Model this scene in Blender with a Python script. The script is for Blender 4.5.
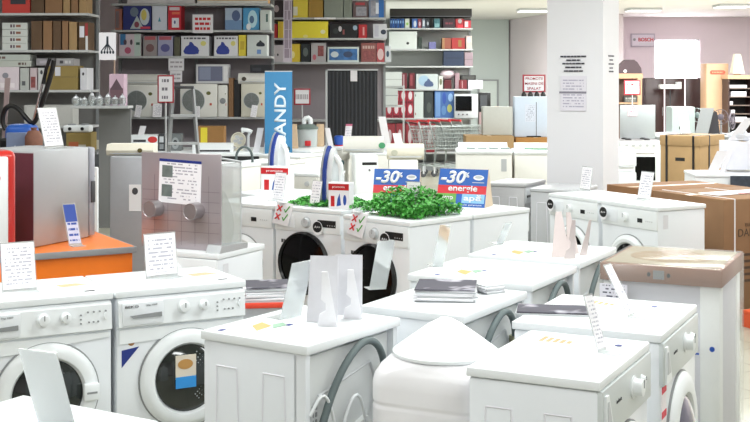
import bpy, bmesh, math, random
from mathutils import Matrix, Vector
from math import sin, cos, radians as R, pi

for o in list(bpy.data.objects): bpy.data.objects.remove(o)
SC = bpy.context.scene
COL = SC.collection
rnd = random.Random(7)

# ------------------------------------------------------------------ camera
F, HY, EYE = 1200.0, 78.0, 1.78
cam_data = bpy.data.cameras.new('camera'); cam = bpy.data.objects.new('camera', cam_data); COL.objects.link(cam)
cam.location = (0, 0, EYE); cam.rotation_euler = (pi/2, 0, 0)
cam_data.sensor_width = 36; cam_data.lens = F*36/750
cam_data.shift_y = -(211-HY)/750
cam_data.clip_end = 200
SC.camera = cam

# ------------------------------------------------------------------ exposure, world, lamps
SC.view_settings.view_transform = 'Standard'; SC.view_settings.look = 'None'
SC.view_settings.gamma = 1; SC.view_settings.use_curve_mapping = False
SC.view_settings.exposure = 0.0
W = bpy.data.worlds.new('world'); SC.world = W; W.use_nodes = True
W.node_tree.nodes['Background'].inputs[0].default_value = (.9, .95, 1, 1)
W.node_tree.nodes['Background'].inputs[1].default_value = .5

def area(x, y, z, sx, sy, e, col=(.965, 1, .99), rot=(0, 0, 0)):
    l = bpy.data.lights.new('ceiling_tube_light', 'AREA'); l.shape = 'RECTANGLE'; l.size = sx; l.size_y = sy
    l.energy = e; l.color = col
    o = bpy.data.objects.new('ceiling_tube_light', l); COL.objects.link(o); o.location = (x, y, z); o.rotation_euler = rot
    return o
CEIL = 3.3
# fluorescent fittings of the shop ceiling (x, y, power)
LIGHTS = []
K1 = .67
for x, y, e in [(-2.4,1.5,125),(1.6,1.5,125),(-2.4,5,135),(1.6,5,135),(5,5,110),(-4.6,9,30),(-.6,9,115),(3.2,9,125),(6.6,9,105),
                (-4.2,13.2,30),(-.4,13.2,72),(3.6,13.2,95),(7.4,13.2,110),(1.8,17.5,50),(5.2,17.5,140),(8.6,17.5,150),
                (2.4,21.5,75),(6,21.5,190),(9,21.5,200),(1.8,26,140),(4.2,25,120),(7.4,23.6,150)]:
    LIGHTS.append(area(x, y, CEIL-.05, 2.4, .6, e*(K1 if y < 12 else 1.45)))

# ------------------------------------------------------------------ helpers: pixels of the survey -> places
def PT(px, py, Y): return Vector(((px-375)/F*Y, Y, EYE-(py-HY)/F*Y))
def ON(px, py, z):
    Y = F*(EYE-z)/(py-HY); return Vector(((px-375)/F*Y, Y, z))

# ------------------------------------------------------------------ materials
MATS = {}
def srgb(c):
    if isinstance(c, str):
        c = [int(c[i:i+2], 16)/255 for i in (0, 2, 4)]
    return tuple((v/12.92 if v <= .04045 else ((v+.055)/1.055)**2.4) for v in c)+(1,)
def mat(name, col, rough=.5, metal=0, spec=.5, coat=0, noise=.04, scale=30, bump=0, emit=0, alpha=1, trans=0):
    if name in MATS: return MATS[name]
    m = bpy.data.materials.new(name); m.use_nodes = True; nt = m.node_tree; b = nt.nodes['Principled BSDF']
    c = srgb(col)
    b.inputs['Base Color'].default_value = c; b.inputs['Roughness'].default_value = rough
    b.inputs['Metallic'].default_value = metal; b.inputs['Specular IOR Level'].default_value = spec
    b.inputs['Coat Weight'].default_value = coat; b.inputs['Alpha'].default_value = alpha
    b.inputs['Transmission Weight'].default_value = trans
    if emit:
        b.inputs['Emission Color'].default_value = c; b.inputs['Emission Strength'].default_value = emit
    if noise or bump:
        tc = nt.nodes.new('ShaderNodeTexCoord'); n = nt.nodes.new('ShaderNodeTexNoise'); n.inputs['Scale'].default_value = scale
        n.inputs['Detail'].default_value = 3
        nt.links.new(tc.outputs['Object'], n.inputs['Vector'])
        if noise:
            mx = nt.nodes.new('ShaderNodeMix'); mx.data_type = 'RGBA'
            mx.inputs[6].default_value = tuple(v*(1-noise) for v in c[:3])+(1,)
            mx.inputs[7].default_value = tuple(min(1, v*(1+noise)) for v in c[:3])+(1,)
            nt.links.new(n.outputs['Fac'], mx.inputs[0]); nt.links.new(mx.outputs[2], b.inputs['Base Color'])
        if bump:
            bp = nt.nodes.new('ShaderNodeBump'); bp.inputs['Strength'].default_value = bump; bp.inputs['Distance'].default_value = .01
            nt.links.new(n.outputs['Fac'], bp.inputs['Height']); nt.links.new(bp.outputs[0], b.inputs['Normal'])
    MATS[name] = m; return m
def C(col, rough=.55, **k):
    return mat('paint_'+(col if isinstance(col, str) else str(col))+'_%d' % int(rough*100), col, rough, **k)

def printed(name, paper='f4f2f6', ink='b4b2c0', rows=9, seed=0., head=None, cover=.5, rough=.5, hz=.9):
    """paper with rows of small print, laid out over the sheet's own x and z"""
    if name in MATS: return MATS[name]
    m = bpy.data.materials.new(name); m.use_nodes = True; nt = m.node_tree; b = nt.nodes['Principled BSDF']
    b.inputs['Roughness'].default_value = rough
    N = nt.nodes.new; L = nt.links.new
    tc = N('ShaderNodeTexCoord'); sp = N('ShaderNodeSeparateXYZ'); L(tc.outputs['Generated'], sp.inputs[0])
    def mth(op, a, bb=None):
        n = N('ShaderNodeMath'); n.operation = op
        for i, v in enumerate((a, bb)):
            if v is None: continue
            if isinstance(v, (int, float)): n.inputs[i].default_value = v
            else: L(v, n.inputs[i])
        return n.outputs[0]
    z = sp.outputs[2]; x = sp.outputs[0]
    zr = mth('MULTIPLY', z, rows); fr = mth('FRACT', zr); row = mth('FLOOR', zr)
    inrow = mth('MULTIPLY', mth('GREATER_THAN', fr, .32), mth('LESS_THAN', fr, .72))
    cb = N('ShaderNodeCombineXYZ'); L(mth('MULTIPLY', x, 9.), cb.inputs[0]); L(mth('ADD', mth('MULTIPLY', row, 3.7), seed), cb.inputs[1])
    no = N('ShaderNodeTexNoise'); no.inputs['Scale'].default_value = 1.; no.inputs['Detail'].default_value = 2; L(cb.outputs[0], no.inputs['Vector'])
    w = mth('GREATER_THAN', no.outputs['Fac'], 1-cover)
    marg = mth('MULTIPLY', mth('GREATER_THAN', x, .1), mth('LESS_THAN', x, .9))
    marg2 = mth('MULTIPLY', mth('GREATER_THAN', z, .06), mth('LESS_THAN', z, .94))
    fac = mth('MULTIPLY', mth('MULTIPLY', inrow, w), mth('MULTIPLY', marg, marg2))
    mx = N('ShaderNodeMix'); mx.data_type = 'RGBA'; mx.inputs[6].default_value = srgb(paper); mx.inputs[7].default_value = srgb(ink)
    L(fac, mx.inputs[0]); out = mx.outputs[2]
    if head:
        m2 = N('ShaderNodeMix'); m2.data_type = 'RGBA'; L(mth('GREATER_THAN', z, hz), m2.inputs[0]); L(out, m2.inputs[6]); m2.inputs[7].default_value = srgb(head); out = m2.outputs[2]
    L(out, b.inputs['Base Color'])
    MATS[name] = m; return m

def glassy(name, tint=(.93, .97, .96), t=.8, rough=.08):
    if name in MATS: return MATS[name]
    m = bpy.data.materials.new(name); m.use_nodes = True; nt = m.node_tree
    nt.nodes.remove(nt.nodes['Principled BSDF']); out = nt.nodes['Material Output']
    tr = nt.nodes.new('ShaderNodeBsdfTransparent'); tr.inputs[0].default_value = tint+(1,)
    gl = nt.nodes.new('ShaderNodeBsdfGlossy'); gl.inputs['Roughness'].default_value = rough
    df = nt.nodes.new('ShaderNodeBsdfDiffuse'); df.inputs[0].default_value = tint+(1,)
    a = nt.nodes.new('ShaderNodeMixShader'); a.inputs[0].default_value = .45
    nt.links.new(gl.outputs[0], a.inputs[1]); nt.links.new(df.outputs[0], a.inputs[2])
    mx = nt.nodes.new('ShaderNodeMixShader'); mx.inputs[0].default_value = 1-t
    nt.links.new(tr.outputs[0], mx.inputs[1]); nt.links.new(a.outputs[0], mx.inputs[2]); nt.links.new(mx.outputs[0], out.inputs[0])
    MATS[name] = m; return m

def floor_mat():
    m = bpy.data.materials.new('floor_tiles'); m.use_nodes = True; nt = m.node_tree; b = nt.nodes['Principled BSDF']
    tc = nt.nodes.new('ShaderNodeTexCoord'); mp = nt.nodes.new('ShaderNodeMapping'); mp.inputs['Rotation'].default_value = (0, 0, R(-27))
    br = nt.nodes.new('ShaderNodeTexBrick'); br.offset = 0; br.inputs['Scale'].default_value = 2.2
    br.inputs['Brick Width'].default_value = 1; br.inputs['Row Height'].default_value = 1; br.inputs['Mortar Size'].default_value = .012
    br.inputs['Color1'].default_value = srgb('aaa898'); br.inputs['Color2'].default_value = srgb('9e9c8c'); br.inputs['Mortar'].default_value = srgb('857f70')
    nt.links.new(tc.outputs['Object'], mp.inputs[0]); nt.links.new(mp.outputs[0], br.inputs[0]); nt.links.new(br.outputs[0], b.inputs['Base Color'])
    b.inputs['Roughness'].default_value = .3
    return m
def carton_mat(name, col, dark=.12):
    if name in MATS: return MATS[name]
    m = mat(name, col, .8, noise=dark, scale=6, spec=.2); return m

WHITE = mat('white_enamel', 'e6eaee', .28, coat=.2, noise=.01)
WHITE2 = mat('white_plastic', 'eaeef0', .38, noise=.01)
OFFW = mat('off_white_plastic', 'e3e2dc', .5, noise=.03)
CREAM = mat('cream_plastic', 'd8d4c4', .5)
REARM = mat('rear_sheet_metal', 'd3d6d6', .4, metal=.0, noise=.03)
GREYP = mat('grey_plastic', '8d9092', .5)
LGREY = mat('light_grey_plastic', 'c2c5c8', .45)
DGREY = mat('dark_grey_plastic', '45474b', .5)
HOSE = mat('grey_rubber_hose', '5f6b6c', .6)
BLACK = mat('black_plastic', '141416', .3)
GLOSSB = mat('black_door_glass', '0a0b0c', .1, spec=.15, noise=0)
DRUM = mat('drum_dark_glass', '1d2322', .1, coat=.5, noise=.3, scale=12)
SILVER = mat('silver_panel', 'b4b7ba', .35, metal=.35, noise=.02)
STEEL = mat('brushed_steel', 'a9a3a5', .32, metal=.75, noise=.05, scale=4)
CHROME = mat('chrome', 'd8d8da', .15, metal=1, noise=0)
RED = mat('red_plastic', 'c8242a', .4); ORANGE = mat('orange_laminate', 'ee7a1c', .4, noise=.03)
BLUE = mat('blue_print', '2450a8', .45); DBLUE = mat('dark_blue_print', '1c2f80', .45)
GREEN = mat('green_print', '4c9a3a', .5); YELLOW = mat('yellow_print', 'e8cf34', .5)
TAN = carton_mat('tan_cardboard', 'a0845f'); BROWN = carton_mat('brown_cardboard', '8c6c50'); DBROWN = carton_mat('dark_brown_cardboard', '64503f')
WOOD = mat('light_wood', 'c09c7c', .5, noise=.1, scale=5); DWOOD = mat('dark_wood', '35201f', .45, noise=.1)
SHELF = mat('shelf_metal', 'b9bbbb', .45, noise=.02); SHELFB = mat('shelf_back_panel', '8b8a88', .6, noise=.05)
ACRYL = glassy('clear_acrylic', (.95, .98, .98), .45); FILM = glassy('clear_plastic_film', (.96, .97, .96), .78, .15); GLASSW = glassy('grey_glassware', (.8, .84, .84), .5)
PAPER = mat('white_paper', 'f2f1f4', .6, noise=.01)
CARD = mat('white_card', 'e6e4e8', .65, noise=.01)
PRINT = [printed('printed_price_sheet_%d' % i, seed=i*5.3, rows=r, cover=c) for i, (r, c) in enumerate([(10, .55), (13, .5), (8, .5)])]

# ------------------------------------------------------------------ mesh helpers
def BM(): return bmesh.new()
def box(bm, x0, x1, y0, y1, z0, z1, bev=0, M=None, seg=2):
    r = bmesh.ops.create_cube(bm, size=1)
    vs = r['verts']
    for v in vs:
        v.co = Vector((x0+(v.co.x+.5)*(x1-x0), y0+(v.co.y+.5)*(y1-y0), z0+(v.co.z+.5)*(z1-z0)))
    if bev:
        es = list({e for v in vs for e in v.link_edges})
        rr = bmesh.ops.bevel(bm, geom=es, offset=bev, segments=seg, affect='EDGES', profile=.5)
        vs = list({v for f in rr['faces'] for v in f.verts} | {v for v in vs if v.is_valid})
    if M is not None:
        for v in vs: v.co = M @ v.co
    return bm
def prism(bm, pts, y0, y1, M=None, axis='Y'):
    """extrude a closed 2-D outline (x,z) from y0 to y1 (axis Y), or (x,y) along z, or (y,z) along x"""
    def P(a, b, t):
        return Vector((a, t, b)) if axis == 'Y' else (Vector((a, b, t)) if axis == 'Z' else Vector((t, a, b)))
    A = [bm.verts.new(P(a, b, y0)) for a, b in pts]; B = [bm.verts.new(P(a, b, y1)) for a, b in pts]
    n = len(pts); fs = [bm.faces.new(A), bm.faces.new(B[::-1])]
    for i in range(n): fs.append(bm.faces.new((A[i], B[i], B[(i+1) % n], A[(i+1) % n])))
    bmesh.ops.recalc_face_normals(bm, faces=fs)
    if M is not None:
        for v in A+B: v.co = M @ v.co
    return bm
def lathe(bm, prof, M=None, n=40, axis='Z', caps=True):
    """prof: list of (r, h)"""
    rings = []
    for r, h in prof:
        ring = []
        for i in range(n):
            a = 2*pi*i/n
            p = Vector((r*cos(a), r*sin(a), h)) if axis == 'Z' else Vector((r*cos(a), -h, r*sin(a)))
            if M is not None: p = M @ p
            ring.append(bm.verts.new(p))
        rings.append(ring)
    fs = []
    for a, b in zip(rings, rings[1:]):
        for i in range(n): fs.append(bm.faces.new((a[i], a[(i+1) % n], b[(i+1) % n], b[i])))
    if caps:
        fs.append(bm.faces.new(rings[0][::-1])); fs.append(bm.faces.new(rings[-1]))
    bmesh.ops.recalc_face_normals(bm, faces=fs)
    return bm
def tube(bm, pts, r, n=10, smooth=0, caps=True):
    pts = [Vector(p) for p in pts]
    for _ in range(smooth):
        q = [pts[0]]
        for a, b in zip(pts, pts[1:]): q += [a*.75+b*.25, a*.25+b*.75]
        q.append(pts[-1]); pts = q
    rings = []; up = None
    for i, p in enumerate(pts):
        d = (pts[min(i+1, len(pts)-1)]-pts[max(i-1, 0)]).normalized()
        if up is None:
            up = Vector((0, 0, 1)) if abs(d.z) < .9 else Vector((1, 0, 0))
        s = d.cross(up).normalized(); up = s.cross(d).normalized()
        rr = r[min(i, len(r)-1)] if isinstance(r, (list, tuple)) else r
        rings.append([bm.verts.new(p+rr*(cos(2*pi*k/n)*s+sin(2*pi*k/n)*up)) for k in range(n)])
    fs = []
    for a, b in zip(rings, rings[1:]):
        for i in range(n): fs.append(bm.faces.new((a[i], a[(i+1) % n], b[(i+1) % n], b[i])))
    if caps:
        fs.append(bm.faces.new(rings[0][::-1])); fs.append(bm.faces.new(rings[-1]))
    bmesh.ops.recalc_face_normals(bm, faces=fs)
    return bm
def bar(bm, a, b, w):
    return tube(bm, [a, b], w, 4)
def ellip(bm, x, z, rx, rz, y0, y1, n=24):
    return prism(bm, [(x+rx*cos(2*pi*i/n), z+rz*sin(2*pi*i/n)) for i in range(n)], y0, y1)

def obj(name, bm, m, parent=None, loc=None, rot=None, smooth=True):
    me = bpy.data.meshes.new(name); bm.to_mesh(me); bm.free()
    me.materials.append(m)
    if smooth:
        for p in me.polygons: p.use_smooth = True
        me.set_sharp_from_angle(angle=R(35))
    o = bpy.data.objects.new(name, me); COL.objects.link(o)
    if parent: o.parent = parent
    if loc is not None: o.location = loc
    if rot is not None: o.rotation_euler = rot
    return o
def tag(o, label, cat, group=None):
    o['label'] = label; o['category'] = cat
    if group: o['group'] = group
    return o
def thing(name, label, cat, loc=(0, 0, 0), rotz=0, group=None):
    o = bpy.data.objects.new(name, None); COL.objects.link(o); o.empty_display_size = .1
    o.location = loc; o.rotation_euler = (0, 0, rotz)
    return tag(o, label, cat, group)
def struct(name, bm, m, parent=None):
    o = obj(name, bm, m, parent, smooth=False)
    if not parent: o['kind'] = 'structure'
    return o
def dup(root, loc, rotz, label, group=None):
    r = root.copy(); COL.objects.link(r); r.location = loc; r.rotation_euler = (0, 0, rotz); r['label'] = label
    if group: r['group'] = group
    for ch in list(root.children):
        c = ch.copy(); COL.objects.link(c); c.parent = r
        for g in list(ch.children):
            d = g.copy(); COL.objects.link(d); d.parent = c
    return r
def text(s, m, parent, x, y, z, width, height=None, name='lettering', bold=0, thick=.0015, rot=(pi/2, 0, 0), shear=0, sub=None):
    """words as flat raised letters, centred on (x, z) in the parent's x-z plane, facing -y"""
    cu = bpy.data.curves.new('t', 'FONT'); cu.body = s; cu.align_x = 'CENTER'; cu.align_y = 'CENTER'; cu.size = 1
    cu.offset = bold; cu.shear = shear; cu.space_line = .95; cu.resolution_u = 3
    t = bpy.data.objects.new('t', cu); COL.objects.link(t)
    me = bpy.data.meshes.new_from_object(t.evaluated_get(bpy.context.evaluated_depsgraph_get())); bpy.data.objects.remove(t); bpy.data.curves.remove(cu)
    xs = [v.co.x for v in me.vertices]; ys = [v.co.y for v in me.vertices]
    k = width/(max(xs)-min(xs)); ky = height/(max(ys)-min(ys)) if height else k
    cx, cy = (max(xs)+min(xs))/2, (max(ys)+min(ys))/2
    bm = bmesh.new(); bm.from_mesh(me)
    for v in bm.verts: v.co = Vector(((v.co.x-cx)*k, (v.co.y-cy)*ky, 0))
    r = bmesh.ops.extrude_face_region(bm, geom=list(bm.faces))
    for g in r['geom']:
        if isinstance(g, bmesh.types.BMVert): g.co.z += thick
    bmesh.ops.recalc_face_normals(bm, faces=list(bm.faces))
    bpy.data.meshes.remove(me)
    return obj(name, bm, m, parent, (x, y, z), rot, smooth=False)

# ------------------------------------------------------------------ the room
b = BM(); box(b, -9, 11, -3, 32, -.1, 0); struct('floor', b, floor_mat())
WALL = mat('pinkish_wall_paint', 'dcd0d6', .8, noise=.02, scale=2); WALLG = mat('grey_green_shaded_wall', 'c3cbc9', .8, noise=.02)  # grey-green copy carries the turned wall's shade in its colour
CEILM = mat('ceiling_paint', 'dad8d6', .8, noise=.02, scale=3)
b = BM(); box(b, -9, 11, -3, 32, CEIL, CEIL+.1); struct('ceiling', b, CEILM)
b = BM(); box(b, -9.2, -9, -3, 32, 0, CEIL); struct('wall_left', b, WALL)
b = BM(); box(b, 11, 11.2, -3, 32, 0, CEIL); struct('wall_right', b, WALL)
b = BM(); box(b, -9, 11, -3.2, -3, 0, CEIL); struct('wall_near', b, WALL)
b = BM(); box(b, -9, -.35, 20.2, 20.4, 0, CEIL); struct('wall_back_left', b, WALL)
b = BM(); box(b, -.35, -.15, 20.2, 31.4, 0, CEIL); struct('wall_passage', b, WALLG)
b = BM(); box(b, -.15, 3.48, 31.2, 31.4, 0, CEIL); struct('wall_back_middle', b, WALLG)
b = BM(); prism(b, [(3.48, 31.4), (4.1, 28.5), (5.9, 28.5), (5.9, 31.4)], 0, CEIL, axis='Z'); struct('wall_corner', b, WALL)
# right back wall with a window opening
wx0, wx1, wz0, wz1 = PT(654, 0, 30).x, PT(700, 0, 30).x, 1.0, PT(0, 39, 30).z
b = BM(); box(b, 5.9, wx0, 30, 30.2, 0, CEIL); box(b, wx1, 11, 30, 30.2, 0, CEIL); box(b, wx0, wx1, 30, 30.2, 0, wz0); box(b, wx0, wx1, 30, 30.2, wz1, CEIL)
struct('wall_back_right', b, WALL)
wn = thing('window_1', 'x', 'x'); wn.location = (0, 0, 0)
del wn['label']; del wn['category']; wn['kind'] = 'structure'
b = BM(); box(b, wx0, wx1, 30.16, 30.18, wz0, wz1); obj('pane', b, mat('daylight_pane', 'fdf4fb', .5, emit=14, noise=0), wn)
b = BM(); xm = (wx0+wx1)/2
for a in (wx0+.02, wx1-.02): box(b, a-.02, a+.02, 30.05, 30.15, wz0, wz1)
box(b, wx0, wx1, 30.05, 30.15, wz1-.04, wz1); obj('frame', b, WHITE2, wn)
# door outline on the middle back wall
b = BM(); x0, x1 = PT(480, 0, 31.1).x, PT(497, 0, 31.1).x; zt = PT(0, 81, 31.1).z
d1 = obj('door_1', b, WALLG) if False else None
b.free()
b = BM(); box(b, x0, x1, 31.16, 31.2, 0, zt); dr = struct('door_1', b, mat('pale_green_door', 'ccd4d0', .6))
b = BM(); box(b, x0-.05, x1+.05, 31.15, 31.2, zt, zt+.04); box(b, x0-.05, x0, 31.15, 31.2, 0, zt); box(b, x1, x1+.05, 31.15, 31.2, 0, zt)
obj('door_frame', b, GREYP, dr, smooth=False)
# pillar, turned like the shop's grid
TH = R(63)
def quadpos(fx, fy, th, w, d):
    """centre of a footprint whose front-left corner, heading, width and depth are known"""
    u = Vector((cos(th), sin(th))); v = Vector((-sin(th), cos(th)))
    c = Vector((fx, fy))+u*w/2+v*d/2
    return (c.x, c.y, 0)
PA = .53
pil = bpy.data.objects.new('trim_1', None); COL.objects.link(pil); pil['kind'] = 'structure'
pil.location = quadpos(2.07, 10.9, TH, PA, PA); pil.rotation_euler = (0, 0, TH)
b = BM(); box(b, -PA/2, PA/2, -PA/2, PA/2, 0, CEIL); obj('pillar', b, mat('pillar_paint', 'e4e4e8', .7, noise=.015, scale=3), pil, smooth=False)

# ------------------------------------------------------------------ washing machines
def trap(bm, x0, x1, z0, z1, y, w=.003, d=.003, taper=.025):
    pts = [(x0, z1), (x1, z1), (x1+taper, z0), (x0-taper*.4, z0)]
    for (ax, az), (bx, bz) in ((pts[3], pts[0]), (pts[0], pts[1]), (pts[1], pts[2])):
        bar(bm, (ax, y, az), (bx, y, bz), w)
def emboss(t, w, d, h, s):
    M = Matrix.Rotation(s*pi/2, 4, 'Z')
    for x0 in (-d*.36, d*.1):
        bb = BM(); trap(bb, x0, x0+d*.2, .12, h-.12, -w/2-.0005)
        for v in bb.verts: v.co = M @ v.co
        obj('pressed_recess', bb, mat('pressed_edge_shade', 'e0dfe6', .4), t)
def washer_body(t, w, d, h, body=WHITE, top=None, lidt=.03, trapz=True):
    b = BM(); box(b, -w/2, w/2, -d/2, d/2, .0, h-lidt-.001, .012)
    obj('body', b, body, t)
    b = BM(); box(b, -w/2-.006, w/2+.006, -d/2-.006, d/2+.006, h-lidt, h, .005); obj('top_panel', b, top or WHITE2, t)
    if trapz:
        for s in (-1, 1): emboss(t, w, d, h, s)
def knob(t, x, y, z, r, m=None, h=.028, name='knob'):
    b = BM(); M = Matrix.Translation((x, y, z))
    lathe(b, [(r*1.25, 0), (r*1.25, .004), (r, .006), (r*.92, h), (r*.6, h+.002)], M, 24, 'Y')
    k = obj(name, b, m or WHITE2, t)
    b = BM(); box(b, x-.002, x+.002, y-h-.004, y-h, z, z+r*.9); obj('pointer', b, GREYP, k)
    return k
def door(t, x, y, z, ro, ri, ring=None, glass=None, bulge=.045, flat=False, edge=True):
    b = BM(); M = Matrix.Translation((x, y, z))
    lathe(b, [(ro, -.002), (ro, .012), (ro-.012, .024), ((ro+ri)/2, .034), (ri+.008, .03), (ri, .018), (ri-.012, -.002)], M, 56, 'Y', caps=False)
    dd = obj('door', b, ring or WHITE2, t)
    b = BM(); lathe(b, [(ri-.003, .016), (ri*.85, .012+bulge*.35), (ri*.5, .012+bulge*.75), (ri*.15, .012+bulge), (.001, .012+bulge)], M, 48, 'Y', caps=False)
    obj('door_glass', b, glass or DRUM, dd)
    if edge:
        b = BM(); lathe(b, [(ro+.006, -.001), (ro+.006, .006), (ro+.001, .008), (ro-.001, -.001)], M, 56, 'Y', caps=False); obj('door_gasket', b, GREYP, dd)
    return dd
def buttons(t, pts, y, r=.005, m=None):
    for x, z in pts:
        b = BM(); lathe(b, [(r, 0), (r, .005)], Matrix.Translation((x, y, z)), 8, 'Y'); obj('button', b, m or GREYP, t)

def washer_classic(label, fx, fy, th, w=.6, d=.48, h=.85, sticker=False, group=None, latch=True):
    t = thing('washing_machine', label, 'washing machine', quadpos(fx, fy, th, w, d), th, group)
    washer_body(t, w, d, h); yf = -d/2
    b = BM(); prism(b, [(yf+.01, h-.035), (yf-.012, h-.05), (yf-.02, h-.155), (yf+.01, h-.17)], -w/2+.004, w/2-.004, axis='X'); cp = obj('control_panel', b, WHITE2, t)
    b = BM(); box(b, -w/2+.02, -w/2+.205, yf-.026, yf-.005, h-.15, h-.052, .004); dw = obj('detergent_drawer', b, WHITE, t)
    b = BM(); prism(b, [(-w/2+.05, h-.108), (-w/2+.195, h-.1), (-w/2+.195, h-.12), (-w/2+.065, h-.12)], yf-.032, yf-.02); obj('drawer_handle', b, GREYP, dw)
    knob(t, -.0, yf-.016, h-.09, .024); knob(t, .095, yf-.016, h-.09, .02)
    buttons(t, [(.16+.0*k, h-.085-.018*k) for k in range(3)]+[(.19+.026*k, h-.075) for k in range(4)]+[(.195+.02*k, h-.118) for k in range(3)], yf-.017, .004)
    b = BM(); ellip(b, .268, h-.098, .008, .014, yf-.024, yf-.01); obj('power_button', b, WHITE2, t)
    text('BEKO', DGREY, t, -w/2+.06, yf-.0275, h-.068, .06, .011)
    text('5kg 1000', GREYP, t, -.15, yf-.0275, h-.066, .05, .009)
    # sweeping brow below the panel
    b = BM(); prism(b, [(-w/2+.01, h-.17), (w/2-.01, h-.17), (w/2-.01, h-.19), (.1, h-.205), (-.1, h-.225), (-w/2+.01, h-.232)], yf-.008, yf+.01); obj('brow_trim', b, WHITE2, t)
    zc = .44
    dd = door(t, .02, yf-.001, zc, .218, .152)
    if latch:
        b = BM(); box(b, .165, .235, yf-.052, yf-.02, zc-.04, zc+.035, .01); hd = obj('door_handle', b, WHITE2, dd)
        b = BM(); box(b, .178, .222, yf-.055, yf-.05, zc-.008, zc); obj('handle_slot', b, GREYP, hd)
    b = BM(); ring = [(-.02+.13*cos(a), zc+.01+.13*sin(a)) for a in [R(k) for k in range(-50, 60, 8)]]
    for i, (x, z) in enumerate(ring):
        for rr in (1, .88, .76):
            lathe(b, [(.0045, 0), (.002, .003)], Matrix.Translation((-.02+(x+.02)*rr, yf-.012-.045*(1-((x*rr)**2+((z-zc)*rr)**2)/.158**2)-.002, zc+(z-zc)*rr)), 6, 'Y')
    obj('drum_perforations', b, SILVER, dd)
    if sticker:
        b = BM(); box(b, -.055, .04, yf-.068, yf-.066, zc+.01, zc+.115); s = obj('picture_sticker', b, C('d9cfc0'), t, smooth=False)
        b = BM(); box(b, -.055, .04, yf-.0695, yf-.068, zc-.03, zc+.02); obj('blue_band', b, C('2f8fd8'), s, smooth=False)
        b = BM(); ellip(b, -.01, zc+.075, .035, .022, yf-.0695, yf-.068); obj('bread_picture', b, C('b98a4c'), s)
    b = BM(); prism(b, [(-w/2+.022, zc+.15), (-w/2+.1, zc+.16), (-w/2+.022, zc+.075)], yf-.0025, yf+.002); obj('blue_triangle_sticker', b, DBLUE, t, smooth=False)
    b = BM(); ellip(b, -w/2+.065, zc+.185, .016, .018, yf-.0025, yf+.001); ellip(b, -w/2+.068, zc+.208, .01, .012, yf-.0025, yf+.001); obj('bear_emblem', b, C('a5774e'), t)
    b = BM(); box(b, -.17, -.04, -.1, -.0, h, h+.0012); s = obj('energy_leaflet', b, PAPER, t, smooth=False)
    b = BM(); prism(b, [(.14, -.02), (.26, .0), (.22, .05), (.13, .04)], h, h+.0014, axis='Z'); obj('orange_leaflet', b, C('e8b48c'), t, smooth=False)
    b = BM(); box(b, .2, .245, -d/2+.06, -d/2+.085, h, h+.0014); obj('small_black_sticker', b, DGREY, t, smooth=False)
    return t

def washer_grey(label, fx, fy, th, w=.6, d=.5, h=.85, tags=False, group=None):
    """white machine with a grey shaded fascia, triangular drawer grip and one knob"""
    t = thing('washing_machine', label, 'washing machine', quadpos(fx, fy, th, w, d), th, group)
    washer_body(t, w, d, h); yf = -d/2
    b = BM(); box(b, -w/2+.003, w/2-.003, yf-.012, yf+.01, h-.19, h-.032, .004); obj('control_panel', b, mat('silver_grey_fascia', 'c9cfcf', .35, noise=.01), t)
    b = BM(); prism(b, [(-w/2+.02, h-.05), (-w/2+.05, h-.05), (-w/2+.11, h-.18), (-w/2+.02, h-.185)], yf-.02, yf-.01); dw = obj('detergent_drawer', b, WHITE2, t)
    b = BM(); prism(b, [(-w/2+.03, h-.07), (-w/2+.045, h-.07), (-w/2+.08, h-.15), (-w/2+.03, h-.15)], yf-.0225, yf-.019); obj('drawer_grip', b, LGREY, dw)
    text('indesit', DGREY, t, -.12, yf-.0125, h-.1, .06, .012)
    knob(t, .06, yf-.012, h-.1, .03, WHITE2, .035); knob(t, .17, yf-.012, h-.1, .014, WHITE2, .015, 'small_knob')
    zc = .41
    door(t, 0, yf-.001, zc, .235, .15, WHITE2, mat('smoky_door_glass', '6b6a78', .08, coat=.5, noise=.2, scale=8), .05)
    if tags:
        b = BM(); box(b, -w/2+.01, -w/2+.085, yf-.003, yf+.001, .26, .67); s = obj('feature_sticker_strip', b, C('ece6ea'), t, smooth=False)
        for k in range(4):
            b = BM(); box(b, -w/2+.012, -w/2+.083, yf-.0045, yf-.003, .36+.09*k, .385+.09*k); obj('red_sticker_band', b, C('d6344a'), s, smooth=False)
    b = BM(); box(b, .12, .26, -.08, .17, h, h+.0012); s = obj('energy_leaflet', b, C('e2e2e2'), t, smooth=False)
    b = BM()
    for k in range(5): box(b, .15, .19+.01*k, .02+.025*k, .035+.025*k, h+.001, h+.002)
    obj('print_marks', b, C('e0a070'), s, smooth=False)
    b = BM(); ellip(b, 0, 0, .012, .012, 0, .0015)
    obj('blue_dot_sticker', b, DBLUE, t, (.2, -.14, h+.0016), (pi/2, 0, 0))
    return t

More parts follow.
